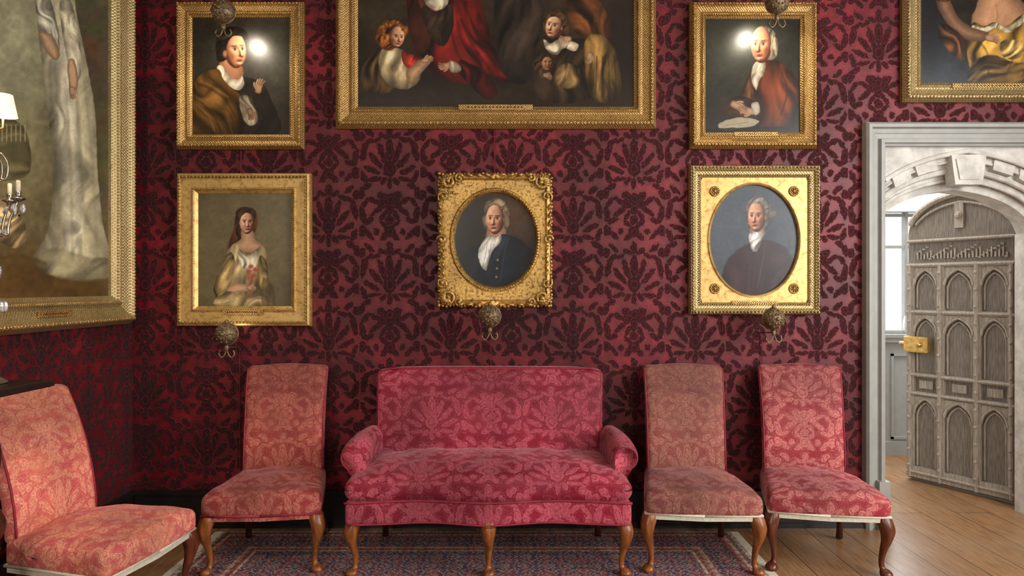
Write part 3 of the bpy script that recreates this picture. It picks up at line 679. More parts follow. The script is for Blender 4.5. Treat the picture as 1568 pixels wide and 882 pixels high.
for sz in (-1,1):
    for k in range(7): leaf(G,0,sz*(Hh/2-.035),math.pi/2*sz+(k-3)*.38,.04,.008,-.052)
for (a,b,ex,st) in ((W/2-.004,Hh/2-.004,0,.022),):
    for x in np.arange(-a,a,st): G.ball((x,-.035,-b+.004*math.sin(x*70)),.011,6,4); G.ball((x,-.035,b+.004*math.sin(x*70)),.011,6,4)
    for z in np.arange(-b,b,st): G.ball((-a+.003*math.sin(z*70),-.035,z),.011,6,4); G.ball((a+.003*math.sin(z*70),-.035,z),.011,6,4)
for i in range(110):
    a=2*math.pi*i/110; G.ball((math.cos(a)*(ax+.017),-.053,math.sin(a)*(az+.017)),.0055,6,4)
G.obj('rococo_carving',M_goldd,E,True)
k_=4.13/F
def mkpx(cx,cz): return lambda gx,gz:(784+(gx+cx)/k_,441-(gz+cz-H)/k_)
canvas('canvas',E,-ax,ax,-az,az,-.016,500,mkpx(cx,cz),(32,24,20),p4,oval=True)
Gc=Geo(); Gc.box(-W/2+.03,W/2-.03,-.012,-.001,-Hh/2+.03,Hh/2-.03); Gc.obj('stretcher',M_dark,E)
X0,X1,Z0,Z1=bx(1057),bx(1258),bz(482),bz(252); cx,cz=(X0+X1)/2,(Z0+Z1)/2
E=empty('oval_portrait_painting',(cx,YW-.002,cz)); W,Hh=X1-X0,Z1-Z0; ax,az=69*KP,86*KP
frame('frame',E,-W/2,W/2,-Hh/2,Hh/2,.075,[(0,0),(0,.03),(.08,.048),(.3,.056),(.42,.05),(.5,.04),(.8,.036),(.9,.04),(1.0,.028),(1.0,.008)],M_goldl)
ovalframe(E,W-.14,Hh-.14,ax,az,[(0,0,.03),(1,.012,.03),(1,.010,.04),(1,.004,.042),(1,-.003,.034),(1,-.004,.014)],M_goldp,'spandrel')
G=Geo()
for sx in (-1,1):
    for sz in (-1,1):
        qx=sx*61*KP; qz=sz*75*KP
        P=[(qx+math.cos(t)*.026,-.034,qz+math.sin(t)*.026) for t in np.linspace(0,2*math.pi,25)]
        G.tube(P,.006,6,False); G.ball((qx,-.034,qz),.011,10,6)
        for k in range(8): G.ball((qx+math.cos(k*.785)*.016,-.034,qz+math.sin(k*.785)*.016),.006,6,4)
G.obj('corner_roundels',M_gold,E,True)
canvas('canvas',E,-ax,ax,-az,az,-.016,500,mkpx(cx,cz),(66,74,84),p6,oval=True)
plate(E,0,bz(464)-cz,70*KP,6*KP,-.036)
Gc=Geo(); Gc.box(-W/2+.03,W/2-.03,-.012,-.001,-Hh/2+.03,Hh/2-.03); Gc.obj('stretcher',M_dark,E)

# left wall full-length portrait
y0,y1,z0,z1=2.20,4.03,1.24,3.98; cy,cz=(y0+y1)/2,(z0+z1)/2
E=empty('full_length_portrait_painting',(XL+.002,cy,cz),math.pi/2)
frame('frame',E,y0-cy,y1-cy,z0-cz,z1-cz,.165,STD,M_goldl,dscale=1.6,mat2=M_gold)
def pxl(gx,gz):
    yy=gx+cy; zz=gz+cz; return 784-2.285*F/yy, 441-(zz-H)*F/yy
canvas('canvas',E,y0-cy+.16,y1-cy-.16,z0-cz+.16,z1-cz-.16,-.018,320,pxl,(108,98,68),p8,mat=M_paint_l)
plate(E,3.33-cy,z0-cz+.085,.24,.03,-.075)
Gc=Geo(); Gc.box(y0-cy+.03,y1-cy-.03,-.014,-.001,z0-cz+.03,z1-cz-.03); Gc.obj('stretcher',M_dark,E)

# ---------------------------------------------------------------- room shell
DX0,DX1,DZ=2.256,3.305,2.308; CZ=4.3; XR=3.78; YB=-2.6
G=Geo(); G.box(XL-.2,DX0,YW,YW+.3,0,CZ); G.box(DX0,DX1,YW,YW+.3,DZ+.02,CZ); G.box(DX1,XR+.2,YW,YW+.3,0,CZ); G.obj('wall_back',M_wall)
G=Geo(); G.box(XL-.2,XL,YB,YW,0,CZ); G.obj('wall_left',M_wall)
G=Geo(); G.box(XR,XR+.2,YB,-.2,0,CZ); G.box(XR,XR+.2,2.6,YW,0,CZ); G.box(XR,XR+.2,-.2,2.6,0,.9); G.box(XR,XR+.2,-.2,2.6,3.3,CZ); G.obj('wall_right',M_wall)
G=Geo(); G.box(XL-.2,XR+.2,YB-.2,YB,0,CZ); G.obj('wall_rear',M_wall)
G=Geo(); G.box(XL-.2,XR+.2,YB-.2,YW+.3,CZ,CZ+.1); G.obj('ceiling',M_ceil)
m,nt,b=newmat('oak_floorboards'); T=NT(nt); tc=T.n('ShaderNodeTexCoord').outputs['Object']
mv=T.map(tc,rot=(0,0,math.radians(90)))
br=T.n('ShaderNodeTexBrick'); T.l(mv,br.inputs['Vector']); br.offset=.37
br.inputs['Scale'].default_value=1; br.inputs['Brick Width'].default_value=2.2; br.inputs['Row Height'].default_value=.22; br.inputs['Mortar Size'].default_value=.003
br.inputs['Color1'].default_value=rgb(164,124,84); br.inputs['Color2'].default_value=rgb(134,98,64); br.inputs['Mortar'].default_value=rgb(50,36,24)
gr=T.noise(T.map(tc,sc=(14,1.2,1)),5,5,.65); g3=T.noise(tc,2.5,3)
c=T.mix(1.0,br.outputs['Color'],T.mix(T.ramp(gr,.3,.7),(.65,.62,.6,1),(1.2,1.2,1.2,1)),'MULTIPLY'); c=T.mix(T.math('MULTIPLY',T.ramp(g3,.4,.7),.4),c,rgb(150,124,96)); T.l(c,b.inputs['Base Color'])
b.inputs['Roughness'].default_value=.34; T.bump(T.math('SUBTRACT',T.math('MULTIPLY',gr,.3),br.outputs['Fac']),.4,.004,b)
G=Geo(); G.box(XL-.2,4.6,YB-.2,6.1,-.1,0); G.obj('floor',m)
G=Geo(); G.box(XL,2.125,YW-.022,YW,0,.2); G.box(XL,2.125,YW-.034,YW,.2,.223); G.box(XL,2.125,YW-.035,YW-.02,0,.03); G.obj('baseboard_back',M_black)
G=Geo(); G.box(XL,XL+.022,YB,YW-.035,0,.2); G.box(XL,XL+.034,YB,YW-.035,.2,.223); G.obj('baseboard_left',M_black)
def arch_trim():
    G=Geo(); ox0,ox1,oz=2.128,DX1+.128,2.447
    prof=[(0,0),(0,.05),(.012,.066),(.03,.066),(.036,.042),(.058,.036),(.062,.030),(.088,.026),(.094,.048),(.112,.048),(.118,.03),(.128,.026),(.128,0)]
    V=[];Fc=[]
    for (t,d) in prof:
        y=YW-d
        V+=[(ox0+t,y,0),(ox0+t,y,oz-t*1.08),(ox1-t,y,oz-t*1.08),(ox1-t,y,0)]
    for a in range(len(prof)-1):
        for k in range(3): Fc.append((a*4+k,a*4+k+1,(a+1)*4+k+1,(a+1)*4+k))
    G.add(V,Fc); G.box(ox0+.07,ox0+.135,YW-.07,YW,0,.29); G.box(ox1-.135,ox1-.07,YW-.07,YW,0,.29)
    G.obj('trim_1',M_trim)
arch_trim()
# stone arch
c0=(DX0+DX1)/2; HF=.497
def az_(x,half,spr,apx):
    s=min(1,abs(x-c0)/half); return spr+(apx-spr)*(.80*(max(0,1-s**2.3))**.5+.20*(1-s))
orders=[(.70,1.80,2.285,4.165),(.655,1.80,2.24,4.20),(.60,1.80,2.185,4.235),(.555,1.80,2.13,4.265),(HF,1.80,2.07,4.31)]
G=Geo(); xs=np.linspace(DX0,DX1,61)
for i,(hf,sp,ap,yy) in enumerate(orders):
    zs=[az_(x,hf,sp,ap) for x in xs]; V=[];Fc=[]; yn=orders[i+1][3] if i+1<len(orders) else YW+.3
    for x,z in zip(xs,zs): V+=[(x,yy,DZ+.02),(x,yy,z),(x,yn,z)]
    for j in range(60): a=j*3; Fc+=[(a,a+1,a+4,a+3),(a+1,a+2,a+5,a+4)]
    G.add(V,Fc)
G.box(DX0,c0-HF,4.31,YW+.3,0,1.80); G.box(c0+HF,DX1,4.31,YW+.3,0,1.80)
for (hf,sp,ap,yy),rr in zip(orders[:4],(.015,.009,.019,.012)):
    G.tube([(x,yy+.002,az_(x,hf,sp,ap)) for x in xs[1:-1]],rr,8)
G.box(DX0,DX1,YW+.0,YW+.3,DZ,DZ+.02)
st=G.obj('door_arch_stone',M_stone)  # moulded stone arch and jambs of the doorway
def wedge(a0,a1,zb0,zb1,zt,yf):
    V=[(a0+.012,yf,zb0),(a1-.012,yf,zb1),(a1+.012,yf,zt),(a0-.012,yf,zt)]; V+=[(v[0],4.24,v[2]) for v in V]
    return V,[(0,1,2,3),(0,4,5,1),(1,5,6,2),(2,6,7,3),(3,7,4,0)]
G=Geo(); V,Fc=wedge(c0-.095,c0+.095,2.08,2.08,2.262,4.152); G.add(V,Fc); V,Fc=wedge(c0-.07,c0+.07,2.11,2.11,2.235,4.143); G.add(V,Fc)
for sx in (-1,1):
    for (u0,u1) in ((.17,.29),(.33,.43)):
        a0_,a1_=c0+sx*u0,c0+sx*u1; zz0,zz1=az_(a0_,.60,1.8,2.185),az_(a1_,.60,1.8,2.185)
        Q=[(a0_,4.185,zz0+.02),(a1_,4.185,zz1+.02),(a1_+sx*.02,4.185,zz1+.085),(a0_+sx*.01,4.185,zz0+.085)]
        if sx<0: Q=[Q[1],Q[0],Q[3],Q[2]]
        G.add(Q+[(q[0],4.25,q[2]) for q in Q],[(0,1,2,3),(0,4,5,1),(1,5,6,2),(2,6,7,3),(3,7,4,0)])
G.obj('arch_voussoirs',M_stone,st,False)
HX0,HX1,HY=1.9,4.5,5.95
WX0,WX1,WZ0,WZ1=3.05,3.85,1.05,2.12
G=Geo(); G.box(HX0,WX0,HY,HY+.25,0,2.9); G.box(WX1,HX1,HY,HY+.25,0,2.9); G.box(WX0,WX1,HY,HY+.25,0,WZ0); G.box(WX0,WX1,HY,HY+.25,WZ1,2.9); G.obj('wall_hall_far',M_hall)
G=Geo(); G.box(HX0-.1,HX0,YW+.3,HY+.25,0,2.9); G.obj('wall_hall_left',M_hall)
G=Geo(); G.box(HX1,HX1+.1,YW+.3,HY+.25,0,2.9); G.obj('wall_hall_right',M_hall)
G=Geo(); G.box(HX0-.1,HX1+.1,YW+.3,HY+.25,2.9,3.0); G.obj('ceiling_hall',M_hall)
G=Geo(); G.box(HX0,HX1,HY-.02,HY,0,.98)
for i in range(6):
    a=HX0+.1+i*.43; G.box(a,a+.33,HY-.035,HY-.02,.14,.16); G.box(a,a+.33,HY-.035,HY-.02,.86,.88); G.box(a,a+.02,HY-.035,HY-.02,.14,.88); G.box(a+.31,a+.33,HY-.035,HY-.02,.14,.88)
G.box(HX0,HX1,HY-.05,HY,.98,1.02); G.box(HX0,HX1,HY-.04,HY,0,.12); G.obj('wainscot_panelling',M_wains)
G=Geo()
for a,b2 in ((WX0,WX0+.04),(WX1-.04,WX1),(3.47,3.50)): G.box(a,b2,HY+.08,HY+.13,WZ0,WZ1)
for z in (WZ0,WZ1-.04,WZ1-.32): G.box(WX0,WX1,HY+.085,HY+.125,z,z+.026)
G.box(WX0-.04,WX1+.04,HY-.06,HY+.1,WZ0-.03,WZ0)
G.obj('window_1',M_trim)
G=Geo()
for y in (-.2,.7,1.6,2.52): G.box(XR+.05,XR+.12,y,y+.08,.9,3.3)
for z in (.9,1.7,2.5,3.22): G.box(XR+.05,XR+.12,-.2,2.6,z,z+.07)
G.obj('window_2',M_stone)

# oak door leaf
d=Vector((-.36,.65,0)); Wd=d.length; ang=math.atan2(.65,-.36)
E=empty('door_1',(3.38,4.55,0),ang)
def top(u): 
    s=abs(u-Wd/2)/(Wd/2); return 1.86+.29*(.85*max(0,1-s**2.3)**.5+.15*(1-s))
G=Geo(); us=np.linspace(0,Wd,41); V=[];Fc=[]
for u_ in us:
    t=top(u_); V+=[(u_,0,.012),(u_,0,t),(u_,-.05,t),(u_,-.05,.012)]
for j in range(40):
    a=j*4; Fc+=[(a,a+4,a+5,a+1),(a+1,a+5,a+6,a+2),(a+2,a+6,a+7,a+3),(a+3,a+7,a+4,a)]
Fc+=[(0,1,2,3),(160,163,162,161)]
G.add(V,Fc); G.obj('leaf_boards',M_oak,E)
G=Geo()
cols=[(.03,Wd/3),(Wd/3,2*Wd/3),(2*Wd/3,Wd-.03)]
for u_ in (.03,Wd/3,2*Wd/3,Wd-.03):
    t=min(top(u_)-.02,1.62); G.box(u_-.026,u_+.026,0,.028,.03,t); G.tube([(u_,.032,.03),(u_,.032,t)],.014,8)
for z,w in ((.07,.08),(.66,.030),(.80,.030),(1.27,.034),(1.62,.034),(1.80,.025)):
    G.box(.01,Wd-.01,0,.030,z-w/2,z+w/2); G.tube([(.01,.034,z),(Wd-.01,.034,z)],.011,8)
for (a,b2) in cols:
    for zt in (.64,1.25,1.60):
        mid=(a+b2)/2; hw=(b2-a)/2-.024; P=[]
        for k in range(17):
            s=-1+2*k/16; P.append((mid+s*hw,.022,zt-.13+.115*(.72*math.sqrt(max(0,1-s*s))+.28*(1-abs(s)))))
        G.tube(P,.011,6); G.tube([(q[0]*.8+mid*.2,.008,q[2]-.03) for q in P],.007,6)
        V=[];Fc=[]
        for q in P: V+=[(q[0],.022,q[2]),(q[0],.022,zt)]
        for k in range(16): Fc.append((k*2,k*2+2,k*2+3,k*2+1))
        G.add(V,Fc)
    for (za,zb) in ((.12,.51),(.82,1.12),(1.30,1.47)):
        for e in (-1,1):
            x_=(a+b2)/2+e*((b2-a)/2-.042); G.tube([(x_,.006,za),(x_,.006,zb)],.007,6)
    G.box((a+b2)/2-.05,(a+b2)/2+.05,0,.012,.70,.76)
G.tube([(u_,.012,top(u_)-.025) for u_ in np.linspace(.02,Wd-.02,31)],.022,8)
G.tube([(u_,.008,top(u_)-.085) for u_ in np.linspace(.06,Wd-.06,31)],.010,8)
for k in range(26):
    a=.06+k*(Wd-.12)/26; h=.03+.05*((k*37%10)/10)
    G.box(a,a+.010,0,.014,1.665,1.665+h); G.box(a,a+.02,0,.012,1.66+.1*((k*13%7)/7),1.672+.1*((k*13%7)/7))
G.box(Wd/2-.03,Wd/2+.03,0,.018,1.88,2.06); G.ball((Wd/2,.01,1.97),.03,10,6)
for u_ in (.03,Wd/3,2*Wd/3,Wd-.03):
    for z in np.arange(.12,1.6,.12): G.ball((u_,.044,z),.013,8,5)
G.obj('leaf_tracery',M_oakd,E)
G=Geo(); G.rbox((.09,.025,.06),.008,(6,4,6),None,(Wd-.10,.058,1.03)); G.ball((Wd-.13,.09,1.03),.02,12,8); G.tube([(Wd-.03,.058,1.03),(Wd+.03,.058,1.03)],.015,8); G.obj('rim_lock',M_brass,E)

# ---------------------------------------------------------------- rug
m,nt,b=newmat('persian_rug'); T=NT(nt); tc=T.n('ShaderNodeTexCoord').outputs['Object']
RX,RY=1.50,1.05
sp=T.n('ShaderNodeSeparateXYZ'); T.l(tc,sp.inputs[0])
e=T.math('MINIMUM',T.math('SUBTRACT',RX,T.math('ABSOLUTE',sp.outputs[0])),T.math('SUBTRACT',RY,T.math('ABSOLUTE',sp.outputs[1])))
cr=T.n('ShaderNodeValToRGB'); cr.color_ramp.interpolation='CONSTANT'; T.l(e,cr.inputs[0])
els=[(0,rgb(196,182,160)),(.02,rgb(62,62,84)),(.045,rgb(186,166,144)),(.07,rgb(120,52,54)),(.10,rgb(48,52,78)),(.24,rgb(180,150,128)),(.265,rgb(110,48,50)),(.29,rgb(190,168,142)),(.305,rgb(52,56,82))]
cr.color_ramp.elements[0].color=els[0][1]; cr.color_ramp.elements[1].position=els[1][0]; cr.color_ramp.elements[1].color=els[1][1]
for p_,c_ in els[2:]:
    q=cr.color_ramp.elements.new(p_); q.color=c_
gn=T.n('ShaderNodeGroup'); gn.node_tree=g; T.l(T.map(tc,sc=(1.7,1.7,1)),gn.inputs[0])
mk_=T.math('SUBTRACT',1.0,T.ramp(gn.outputs[0],.9,1.05)); gn2=T.n('ShaderNodeGroup'); gn2.node_tree=g; T.l(T.map(tc,loc=(.1,.05,0),rot=(0,0,1.5708),sc=(2.6,2.6,1)),gn2.inputs[0])
mk2=T.math('SUBTRACT',1.0,T.ramp(gn2.outputs[0],.6,.75))
c=T.mix(T.math('MULTIPLY',mk_,.8),cr.outputs[0],rgb(134,66,64)); c=T.mix(T.math('MULTIPLY',mk2,.75),c,rgb(168,150,130))
fz=T.noise(tc,200,2,.6); c=T.mix(1.0,c,T.mix(fz,(.6,.6,.6,1),(1.3,1.3,1.3,1)),'MULTIPLY'); T.l(c,b.inputs['Base Color']); b.inputs['Roughness'].default_value=.95; T.bump(fz,.4,.003,b)
G=Geo(); G.box(-RX,RX,-RY,RY,0,.007)
rug=G.obj('persian_rug',m,None,loc=(-.21,4.05-RY,0))
G=Geo()
for s in (-1,1):
    for y in np.arange(-RY+.01,RY,.012): G.box(s*RX if s>0 else -RX-.05,RX+.05 if s>0 else -RX,y,y+.006,0,.004)
G.obj('fringe',M_linen,rug)

# ---------------------------------------------------------------- seating
def cabriole(G,x,y,dx,dy,zt,s=1.0):
    R=[(0,zt,.036),(.010,zt-.03,.040),(.024,zt-.07,.036),(.020,zt-.12,.026),(.004,zt*.42,.018),(-.006,zt*.24,.0135),(-.002,zt*.13,.015),(.012,.028,.024),(.018,.014,.031),(.018,0,.027)]
    G.loft([(x+dx*o,y+dy*o,z,r*s,r*s) for o,z,r in R],14,4)
def rear(G,x,y,zt,sx):
    G.loft([(x,y,zt,.022,.024),(x+sx*.004,y+.005,zt*.6,.019,.021),(x+sx*.012,y+.03,zt*.25,.017,.018),(x+sx*.02,y+.065,0,.020,.020)],8,3)
def chair(cx,cy,rz,mat,z0=0,linen=True,woodm=None,lean=.115,bs=.97):
    E=empty('side_chair',(cx,cy,z0),rz); woodm=woodm or M_walnut
    hx,hy,hz=.30,.262,.062
    def fs(x,y,z):
        t=(y+hy)/(2*hy); 
        cr_=.035*(1-(x/hx)**2)*(1-(y/hy)**2) if z>0 else 0
        bow=-.018*(1-(x/hx)**2)*(1-t)
        w=1.0-.22*t
        n=.004*math.sin(x*31+y*17)+.003*math.sin(x*13-y*29)
        return (x*w,y+bow,z+cr_+(n if z>0 else 0)-.012*(abs(x)/hx)**3*(1 if z>0 else 0))
    G=Geo(); G.rbox((hx,hy,hz),.035,(30,26,10),fs,(0,-.01,.352)); G.obj('seat',mat,E,True)
    P=[]
    for (x,y) in ((-.29,-.262),(0,-.284),(.29,-.262),(.232,.245),(-.232,.245)): P.append((x,y,.296))
    Q=[(p[0],p[1],.300) for p in P]+[(P[0][0],P[0][1],.300)]
    G=Geo()
    for a,b3 in zip(Q[:-1],Q[1:]): G.tube([a,b3],.007 if linen else .008,6)
    G.obj('welt',M_linen if linen else M_pipe,E,True)
    G=Geo(); V=[(p[0]*.985,p[1]*.985-.003,z) for z in (.272,.31) for p in P]
    G.add(V,[(i,(i+1)%5,5+(i+1)%5,5+i) for i in range(5)]+[(4,3,2,1,0),(5,6,7,8,9)]); G.obj('seat_rail_cover',M_linen if linen else mat,E)
    bx_,by_,bz_=.230,.036,.305
    def wf(t): return bs+(1-bs)*t-.012*math.sin(t*math.pi)
    def fb(x,y,z):
        t=(z+bz_)/(2*bz_); w=wf(t)
        fr=-.016*(1-(x/bx_)**2)*(1-(z/bz_)**2) if y<0 else 0
        zz=z+(.006*math.cos(x/bx_*math.pi) if z>bz_*.7 else 0)
        return (x*w,y+fr+(lean-.02)*t*t+.02*t,zz)
    G=Geo(); G.rbox((bx_,by_,bz_),.024,(28,8,34),fb,(0,.232,.685)); G.obj('back',mat,E,True)
    G=Geo()
    for sx in (-1,1):
        P=[]
        for k in range(14):
            t=k/13; P.append((sx*(bx_*wf(t)-.004),.232-.03+(lean-.02)*t*t+.02*t,.40+.57*t))
        G.tube(P,.005,6)
    G.obj('back_piping',M_pipe,E,True)
    G=Geo()
    for sx in (-1,1): cabriole(G,sx*.262,-.232,sx*.7,-.7,.30)
    G.obj('front_legs',woodm,E,True)
    G=Geo()
    for sx in (-1,1): rear(G,sx*.19,.215,.33,sx)
    G.box(-.19,.19,.205,.235,.27,.32)
    G.obj('rear_legs',M_dark,E,True)
    return E
RZ=.007
chair(-1.81,3.00,math.radians(81.5),M_chaira,RZ,True,M_legd,lean=.165)
chair(-1.290,3.70,math.radians(5.5),M_chair,RZ,False)
chair(.985,3.70,math.radians(-4),M_chairc,RZ,True)
chair(1.64,3.70,math.radians(-9),M_chaird,RZ,True,M_legd)

# settee
E=empty('settee',(-.118,3.70,RZ))
def f_back(x,y,z):
    hx,hy,hz=.665,.05,.30; t=(z+hz)/(2*hz)
    fr=-.02*(1-(x/hx)**4)*(1-(z/hz)**2) if y<0 else 0
    gr=.008*math.exp(-(x/.008)**2) if y<0 else 0
    zz=z+(-.022*abs(x/hx)**6 if z>hz*.6 else 0)
    return (x*(.97+.03*t),y+fr+gr+.07*t*t+.02*t,zz)
G=Geo(); G.rbox((.665,.05,.30),.03,(80,8,30),f_back,(-.012,.255,.68)); G.obj('back',M_sofa,E,True)
G=Geo(); P=[]
for k in range(12): t=k/11; P.append((-.012-.65*(.97+.03*t),.255-.045+.07*t*t+.02*t,.42+.53*t))
for k in range(1,20): P.append((-.012-.65+1.3*k/20,.30,.972))
for k in range(12): t=1-k/11; P.append((-.012+.65*(.97+.03*t),.255-.045+.07*t*t+.02*t,.42+.53*t))
G.tube(P,.006,6); G.obj('back_piping',M_pipe,E,True)
def f_cush(x,y,z):
    hx,hy,hz=.72,.275,.062; t=(y+hy)/(2*hy)
    cr_=(.05*(1-abs(x/hx)**3)*(1-(y/hy)**2)+.02*t) if z>0 else 0
    w=1.0-.10*max(0,(t-.25)/.75)**.7
    bow=-.02*math.cos(x/hx*math.pi*2.0)*(1-t)
    n=(.004*math.sin(x*19+y*13)+.003*math.sin(x*37-y*23)) if z>0 else 0
    pinch=-.014*abs(x/hx)**8*(1 if z>0 else -1)
    return (x*w,y+bow,z+cr_+n+pinch)
G=Geo(); G.rbox((.72,.275,.062),.045,(80,28,12),f_cush,(0,-.03,.432)); G.obj('seat_cushion',M_sofa,E,True)
def f_rail(x,y,z):
    hx,hy=.715,.27; t=(y+hy)/(2*hy); 
    drop=-.004*(.5+.5*math.cos(x/hx*math.pi*3))*(1-t) if z<0 else 0
    return (x*(1-.07*t),y-.02*math.cos(x/hx*math.pi*2.0)*(1-t),z+drop)
G=Geo(); G.rbox((.715,.27,.06),.018,(80,16,10),f_rail,(0,-.025,.322)); G.obj('front_rail',M_sofa,E,True)
G=Geo(); P=[]
for k in range(41):
    x=-.715+1.43*k/40; P.append((x,-.025-.272-.02*math.cos(x/.715*math.pi*2),.375))
G.tube(P,.006,6)
P=[]
for k in range(41):
    x=-.70+1.40*k/40; P.append((x,-.025-.268-.02*math.cos(x/.715*math.pi*2),.266-.004*(.5+.5*math.cos(x/.715*math.pi*3))))
G.tube(P,.005,6)
G.obj('rail_piping',M_pipe,E,True)
for sx,nm in ((-1,'arm_left'),(1,'arm_right')):
    V=[];Fc=[]; NS=18
    sec=[]
    for k in range(19):
        a=math.radians(190-k*(250/18)); sec.append((.035+.066*math.cos(a),.585+.062*math.sin(a)))
    sec+=[(.045,.50),(.035,.44),(.03,.38),(-.03,.38),(-.032,.44),(-.033,.50)]
    n=len(sec)
    for i in range(NS+1):
        t=i/NS; y=.24-.40*t
        e_=1.0; 
        if t>.86: e_=math.sqrt(max(.0,1-((t-.86)/.16)**2))
        xo=.645+.03*t+.01*math.sin(t*3); zz=.01*(1-t)+.012*math.sin(t*math.pi)-.028*t
        co_=(.02,.58)
        for (o,z) in sec:
            oo=co_[0]+(o-co_[0])*(.72+.28*e_)*(.9+.14*t) ; z2=co_[1]+(z-co_[1])*((.8+.2*e_) if z>.5 else 1)*(.92+.12*t if z>.5 else 1)
            sweep=.0 if z>.5 else -.05*(t)*( .5-z)/.12
            V.append((sx*(xo+oo),y+sweep,z2+(zz if z>.42 else 0)))
    for i in range(NS):
        for k in range(n):
            k2=(k+1)%n; q=(i*n+k,i*n+k2,(i+1)*n+k2,(i+1)*n+k); Fc.append(q if sx>0 else q[::-1])
    Fc.append(tuple(range(n))); Fc.append(tuple(NS*n+k for k in range(n))[::-1])
    o=mk(nm,V,Fc,M_sofa,E,True)
    G=Geo(); P=[]
    for k in range(n-5):
        v_=V[NS*n+k]; P.append((v_[0],v_[1]+.004,v_[2]))
    G.tube(P,.005,6); G.obj('arm_piping',M_pipe,E,True)
G=Geo()
for x,dx in ((-.675,-1),(0,0),(.675,1)):
    cabriole(G,x,-.255 - (.012 if dx==0 else 0),dx*.7,-.8,.285,1.0)
    G.ball((x,-.285-(.02 if dx==0 else 0),.262),.03,10,6,(1.1,.5,.8))
G.obj('front_legs',M_walnut,E,True)
G=Geo()
for x in (-.6,0,.6): rear(G,x,.215,.33,0 if x==0 else (1 if x>0 else -1))
G.box(-.6,.6,.2,.235,.27,.33)
G.obj('rear_legs',M_dark,E,True)

# ---------------------------------------------------------------- side table + candelabrum
E=empty('console_table',(-2.075,2.52,0))
G=Geo(); G.rbox((.215,.26,.014),.006,(10,10,4),None,(0,0,1.064)); G.box(-.13,.09,-.17,.10,1.0,1.052); G.obj('top',M_ebony,E)
G=Geo()
for x in (-.12,.09):
    for y in (-.16,.08):
        G.lathe([(.024,1.0),(.026,.92),(.016,.90),(.028,.86),(.034,.80),(.022,.72),(.014,.66),(.030,.64),(.020,.62),(.045,.57),(.048,.53),(.030,.49),(.018,.47),(.030,.45),(.018,.42),(.028,.34),(.032,.26),(.018,.2),(.026,.17)],(x,y,0),16)
        G.box(x-.026,x+.026,y-.026,y+.026,.09,.17); G.ball((x,y,.045),.045,14,10)
for y in (-.16,.08): G.box(-.12,.09,y-.016,y+.016,.11,.15)
for x in (-.12,.09): G.box(x-.016,x+.016,-.16,.08,.11,.15)
G.obj('turned_legs',M_dark,E,True)
m_sh,nt,b=newmat('lit_lamp_shade'); T=NT(nt); tc=T.n('ShaderNodeTexCoord').outputs['Object']; nf=T.noise(tc,60,2)
T.l(T.mix(nf,(1,.72,.38,1),(1,.82,.5,1)),b.inputs['Base Color']); T.l(T.mix(nf,(1,.66,.3,1),(1,.76,.42,1)),b.inputs['Emission Color']); b.inputs['Emission Strength'].default_value=1.3
m_gl,nt,b=newmat('crystal'); b.inputs['Transmission Weight'].default_value=.85; b.inputs['Roughness'].default_value=.05; b.inputs['Base Color'].default_value=(.9,.92,.95,1)
E=empty('candelabrum',(-2.05,2.645,1.078))
G=Geo(); G.lathe([(.001,.0),(.075,0),(.075,.012),(.045,.03),(.03,.045),(.014,.07),(.022,.09),(.012,.12),(.010,.2)],(0,0,0),20)
G.lathe([(.010,.18),(.016,.3),(.03,.36),(.014,.42),(.010,.55),(.024,.62),(.012,.68),(.008,.95),(.016,.98),(.001,1.0)],(0,0,0),16)
arms=[]
for k in range(6):
    a=k*math.pi/3+.35; P=[]
    for i in range(16):
        t=i/15; r=.115*math.sin(t*math.pi*.5)+.02*math.sin(t*math.pi*2); P.append((math.cos(a)*r,math.sin(a)*r,.62-.06*math.sin(t*math.pi)+.10*t*t))
    G.tube(P,.005,6); q=P[-1]; arms.append(q); G.lathe([(.004,-.01),(.024,.0),(.026,.006),(.010,.012),(.012,.03),(.009,.03)],q,12)
    P=[(math.cos(a)*r_,math.sin(a)*r_,z_) for r_,z_ in ((.01,.86),(.05,.90),(.08,.86),(.075,.80),(.055,.80))]
    G.tube(cat(P,4),.004,6)
G.obj('branches',M_silver,E,True)
G=Geo()
for q in arms: G.lathe([(.008,.03),(.008,.07),(.002,.075)],q,8)
G.obj('candles',M_linen,E,True)
G=Geo()
for q in arms:
    for j in range(4):
        c_=(q[0]*1.0+.02*math.cos(j*1.57),q[1]+.02*math.sin(j*1.57),q[2]-.035); G.ball(c_,.008,6,4,(1,1,2.4))
for k in range(10):
    for j in range(6):
        a=k*.628; G.ball((math.cos(a)*(.02+.008*j),math.sin(a)*(.02+.008*j),.84-.05*j),.009,6,4,(1,1,1.6))
for k in range(12):
    a=k*.5236; G.ball((math.cos(a)*.05,math.sin(a)*.05,.42+.02*(k%2)),.010,6,4,(1,1,2.2)); G.ball((math.cos(a)*.07,math.sin(a)*.07,.30),.010,6,4,(1,1,2.2))
G.obj('crystal_drops',m_gl,E)
G=Geo(); V=[];Fc=[]
for i in range(24):
    a=2*math.pi*i/24; V+=[(.048*math.cos(a),.048*math.sin(a),0),(.032*math.cos(a),.032*math.sin(a),.085)]
for i in range(24): j=(i+1)%24; Fc.append((2*i,2*j,2*j+1,2*i+1))
G.add([(v[0]+.055,v[1]+.03,v[2]+1.045) for v in V],Fc); G.obj('shade',m_sh,E,True)
G=Geo(); G.tube([(0,0,.97),(.055,.03,1.0),(.055,.03,1.06)],.004,6); G.obj('shade_stem',M_brass,E,True)

